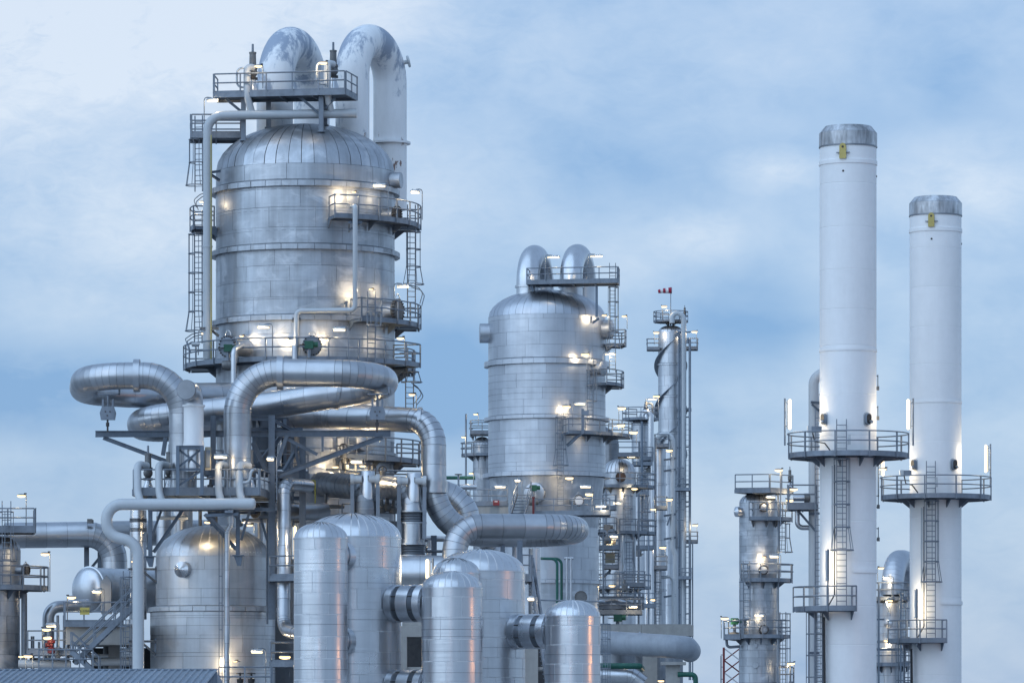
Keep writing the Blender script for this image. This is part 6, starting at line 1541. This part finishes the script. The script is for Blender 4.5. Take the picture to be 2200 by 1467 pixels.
platform_arc('partly visible platform at the bottom right of the freestanding column', 1629, 330, 1.4, 2.4, 62, 108, Zw(1466, 330), g8, rr=.04)
t = thing('lattice_mast', 'red and white lattice mast behind the lower left of the freestanding column', 'mast', W(1560, 1560, 345))
A = [W(1555, 1560, 345), W(1555, 1390, 345)]; B = [W(1590, 1560, 345.8), W(1590, 1390, 345.8)]; C3 = [W(1549, 1560, 345.9), W(1549, 1408, 345.9)]
for q, m in ((A, M_red), (B, M_red), (C3, M_steel)):
    mb = MB(); mb.cyl(q[0], q[1], .085 if m is M_red else .05, 8); part('mast_leg', mb, m, t)
for i, y in enumerate(range(1392, 1500, 26)):
    mb = MB(); mb.cyl(W(1556, y, 345), W(1590, y + 26, 345.8), .05, 6); part('lacing', mb, M_red if i % 2 else M_white, t)
    mb = MB(); mb.cyl(W(1590, y, 345.8), W(1556, y + 26, 345), .05, 6); part('lacing', mb, M_red, t)
    mb = MB(); mb.cyl(W(1549, y + 14, 345.9), W(1556, y + 14, 345), .035, 6); part('lacing', mb, M_steel, t)

# ================================================================== column between the stacks
c9 = Col('narrow_column', 'clad column with a curved overhead pipe seen between the white stacks', 1914, 335, 31, M_far, M_joint)
c9.shell(0, c9.zf(1293)); c9.clad([1300, 1322, 1345, 1360, 1375], 6); c9.ring(1360, 1364, 34, n=14)
c9.clad([1380, 1400, 1425, 1450, 1480], 6)
c9.ring(1293, 1300, 34, n=14)
c9.plain(c9.zf(1293), c9.zf(1262), R=c9.R * .98, R2=c9.R * .72, name='cone_top', mat=M_drum)
c9.manway(-14, 1339, 9, L=.35, kind='cone', mat=M_drum)
clad_pipe('curved clad overhead pipe seen between the white stacks', [W(1917, 1264, 334), W(1917, 1205, 334), W(1956, 1205, 340), W(1956, 1345, 340)], .80, [0, 2.5, 2.5, 0], mat=M_clean, La=.3)
platform_arc('upper platform on the column between the white stacks', 1914, 335, .8, 1.75, -85, 80, Zw(1285, 335), rr=.042)
platform_arc('lower platform on the column between the white stacks', 1914, 335, 1.1, 1.9, -85, 80, Zw(1426, 335), rr=.042)
ladder('caged ladder on the right of the column between the white stacks', 1940, 333.6, 1268, 1420, a=20, cage=(1275, 1400), w=.45, rr=.04)
ladder('caged ladder at the bottom between the white stacks', 1950, 333.2, 1428, 1500, a=20, cage=(1430, 1500), w=.45, rr=.04)
fr = [('column', W(1888, 1500, 333), W(1888, 1250, 333), .15), ('beam', W(1884, 1330, 333), W(1900, 1330, 333), .12), ('column', W(1935, 1500, 333), W(1935, 1270, 333), .15), ('beam', W(1884, 1395, 333), W(1950, 1395, 333), .14), ('brace', W(1910, 1314, 333.2), W(1904, 1290, 333.2), .12), ('brace', W(1926, 1314, 333.2), W(1932, 1290, 333.2), .12)]
steel_frame('thin steel ladder frame round the column between the white stacks', fr, W(1888, 1500, 333))
for a in ((1906, 1243, 332.8, 'tube lamp on the curved overhead pipe between the white stacks', 'tube', 1, 1.3), (1893, 1220, 333, 'small round lamp beside the taller stack at the curved overhead pipe', 'flood', -1, .9), (1912, 1290, 333.2, 'small wall lamp under the upper platform between the white stacks', 'flood', 1, .3), (1905, 1376, 333.4, 'small wall lamp shining on the cladding between the white stacks', 'flood', 1, .3)):
    lamp(*a, L=.6, sc=.9, post='wall' not in a[3], pw=80 if 'wall' in a[3] else 40)

# ================================================================== small bore pipework and steel filling the gaps
for px, y0, y1, D, r, m, lb in ((600, 905, 1098, 250.5, .12, M_drum, 'thin bright riser behind the crane beam column'), (628, 936, 1330, 249.4, .09, M_steel, 'thin grey riser right of the crane beam column'), (472, 896, 1012, 248.6, .16, M_grey, 'pale riser between the white duct and the right looped pipe'),
        (584, 1100, 1330, 253.6, .17, M_drum, 'bright riser beside the steel legs right of the round tank'), (556, 1098, 1205, 252.8, .22, M_pipe, 'short clad riser behind the right shoulder of the round tank'), (574, 1110, 1340, 246.4, .06, M_frame, 'thin dark conduit right of the round tank'),
        (406, 1098, 1180, 252.4, .20, M_grey, 'pale riser over the left shoulder of the round tank'), (430, 1096, 1131, 250, .10, M_castg, 'dark stub pipe over the crown of the round tank'), (462, 1098, 1130, 250, .14, M_castg, 'second dark stub pipe over the crown of the round tank'),
        (904, 1128, 1330, 247.8, .09, M_steel, 'thin riser right of the bellows pipe'), (921, 1160, 1330, 250.5, .14, M_drum, 'bright riser behind the upright tube lamp'), (700, 1060, 1130, 251.8, .08, M_castg, 'thin dark riser below the dark elbow pipe'),
        (70, 1366, 1440, 250, .10, M_steel, 'thin riser near the left edge column'), (84, 1378, 1440, 251, .07, M_grey, 'thin pale riser at the low pipe walkway'), (146, 1385, 1440, 248.6, .09, M_steel, 'short riser at the left of the concrete platform'), (228, 1384, 1440, 251, .16, M_castg, 'dark riser under the concrete platform'), (276, 1330, 1400, 250.5, .12, M_drum, 'bright riser right of the long staircase')):
    plain_pipe(lb, [W(px, y1, D), W(px, y0, D)], r, 0, mat=m, n=10)
for px0, px1, y, D, r, m, lb in ((592, 662, 1012, 249.8, .10, M_drum, 'bright pipe crossing behind the diagonal struts'), (590, 655, 1046, 249.6, .14, M_grey, 'pale pipe crossing behind the tall clad pipe'), (520, 600, 1118, 247.0, .12, M_pipe, 'clad pipe crossing right above the round tank'), (336, 404, 1112, 246.8, .10, M_grey, 'pale pipe crossing left above the round tank'),
        (600, 655, 1120, 250, .08, M_castg, 'thin dark pipe crossing right of the tall clad pipe'), (64, 140, 1415, 250.5, .07, M_steel, 'thin pipe low behind the red valve'), (150, 260, 1408, 250, .10, M_grey, 'pale pipe behind the foot of the long staircase'), (896, 960, 1184, 249, .08, M_steel, 'thin pipe crossing right of the bellows pipe')):
    plain_pipe(lb, [W(px0, y, D), W(px1, y, D)], r, 0, mat=m, n=10)
t = thing('dark_vessel', 'dark insulated vessel half hidden behind the diagonal struts', 'vessel', W(594, 1010, 252.2))
z0, z1 = Zw(1010, 252.2), Zw(900, 252.2)
mb = MB(); mb.lathe([(.9, z0 - .35), (1.25, z0), (1.25, z1)], 36, Matrix.Translation((Xw(594, 252.2), 252.2, 0))); part('vessel_shell', mb, paint('dark_vessel_paint', (.07, .085, .11), .5, .2), t)
for y in (930, 968): 
    mb = MB(); z = Zw(y, 251); mb.lathe([(1.25, z - .05), (1.30, z - .05), (1.30, z + .05), (1.25, z + .05)], 36, Matrix.Translation((Xw(594, 252.2), 252.2, 0))); part('stiffener', mb, M_frame, t)
fr = [('column', W(612, 1100, 251), W(612, 900, 251), .22), ('column', W(546, 1090, 249.5), W(546, 896, 249.5), .24), ('beam', W(546, 1004, 249.5), W(650, 1004, 250.5), .2), ('brace', W(550, 1000, 249.6), W(608, 930, 250.8), .16), ('brace', W(614, 1090, 251), W(650, 1010, 250), .16), ('beam', W(590, 1070, 249), W(650, 1070, 249.6), .2), ('brace', W(466, 1004, 247.6), W(500, 930, 247.6), .16), ('beam', W(440, 1012, 247.6), W(560, 1012, 247.6), .18), ('brace', W(626, 944, 248.4), W(648, 1010, 248.6), .14)]
steel_frame('second row of dark steel columns and struts behind the crane beams', fr, W(612, 1100, 251))
platform_poly('dark gallery with rails behind the diagonal struts', [(590, 248.6), (662, 248.6), (662, 251), (590, 251)], 1020, edges=(0,), rr=.03)
platform_poly('short gallery behind the right looped pipe', [(440, 246.8), (486, 246.8), (486, 248.4), (440, 248.4)], 1012, edges=(0,), rr=.03)
platform_poly('walkway with rails behind the concrete platform head of the staircase', [(262, 251), (300, 251), (300, 254), (262, 254)], 1310, edges=(0,), rr=.03)
for px, y, D, lb in ((402, 1030, 243.2, 'in the white duct frame'), (452, 1044, 243.6, 'right of the cream cabinet'), (596, 1052, 248.6, 'behind the tall clad pipe'), (124, 1410, 246.8, 'right of the red valve'), (190, 1404, 247, 'behind the staircase foot'), (912, 1178, 248.4, 'right of the bellows pipe')):
    t = thing('control_valve', 'small dark control valve with round top ' + lb, 'valve', W(px, y, D), 'small control valves')
    b = Matrix.Translation(W(px, y, D))
    mb = MB(); mb.lathe([(.001, -.22), (.16, -.18), (.18, .05), (.08, .1), (.06, .35)], 12, b); part('valve_body', mb, M_castg, t)
    mb = MB(); mb.lathe([(.05, .35), (.2, .38), (.2, .48), (.05, .54)], 14, b); part('diaphragm_head', mb, M_steel, t)
    mb = MB(); mb.cyl(W(px, y, D) + Vector((-.35, 0, -.05)), W(px, y, D) + Vector((.35, 0, -.05)), .09, 10); part('pipe_piece', mb, M_drum, t)
for px, y0, y1, D, w, lb in ((1349, 1060, 1140, 401.5, .5, 'on the front right of the domed column'), (1322, 1146, 1215, 399, .5, 'above the little valve platform'), (1412, 1222, 1340, 470, .5, 'below the low box platform of the thin column'), (1462, 1000, 1160, 546, .5, 'on the middle of the spiral tower')):
    ladder('grey ladder ' + lb, px, D, y0, y1, cage=(y0 + 5, y1 - 20), w=w, rr=.045)
for px0, px1, y, D, lb in ((1296, 1322, 1090, 400, 'left above the left half platform'), (1404, 1432, 1090, 474, 'halfway up the thin column'), (1446, 1482, 1050, 546, 'halfway up the spiral tower'), (1448, 1484, 1240, 546, 'low on the spiral tower'), (1366, 1392, 1060, 462, 'on the front of the slim column'), (1382, 1408, 1300, 424, 'just above the concrete beam')):
    platform_poly('little steel landing ' + lb, [(px0, D - 1), (px1, D - 1), (px1, D + 1), (px0, D + 1)], y, edges=(0, 1, 3), rr=.048, step=.9)
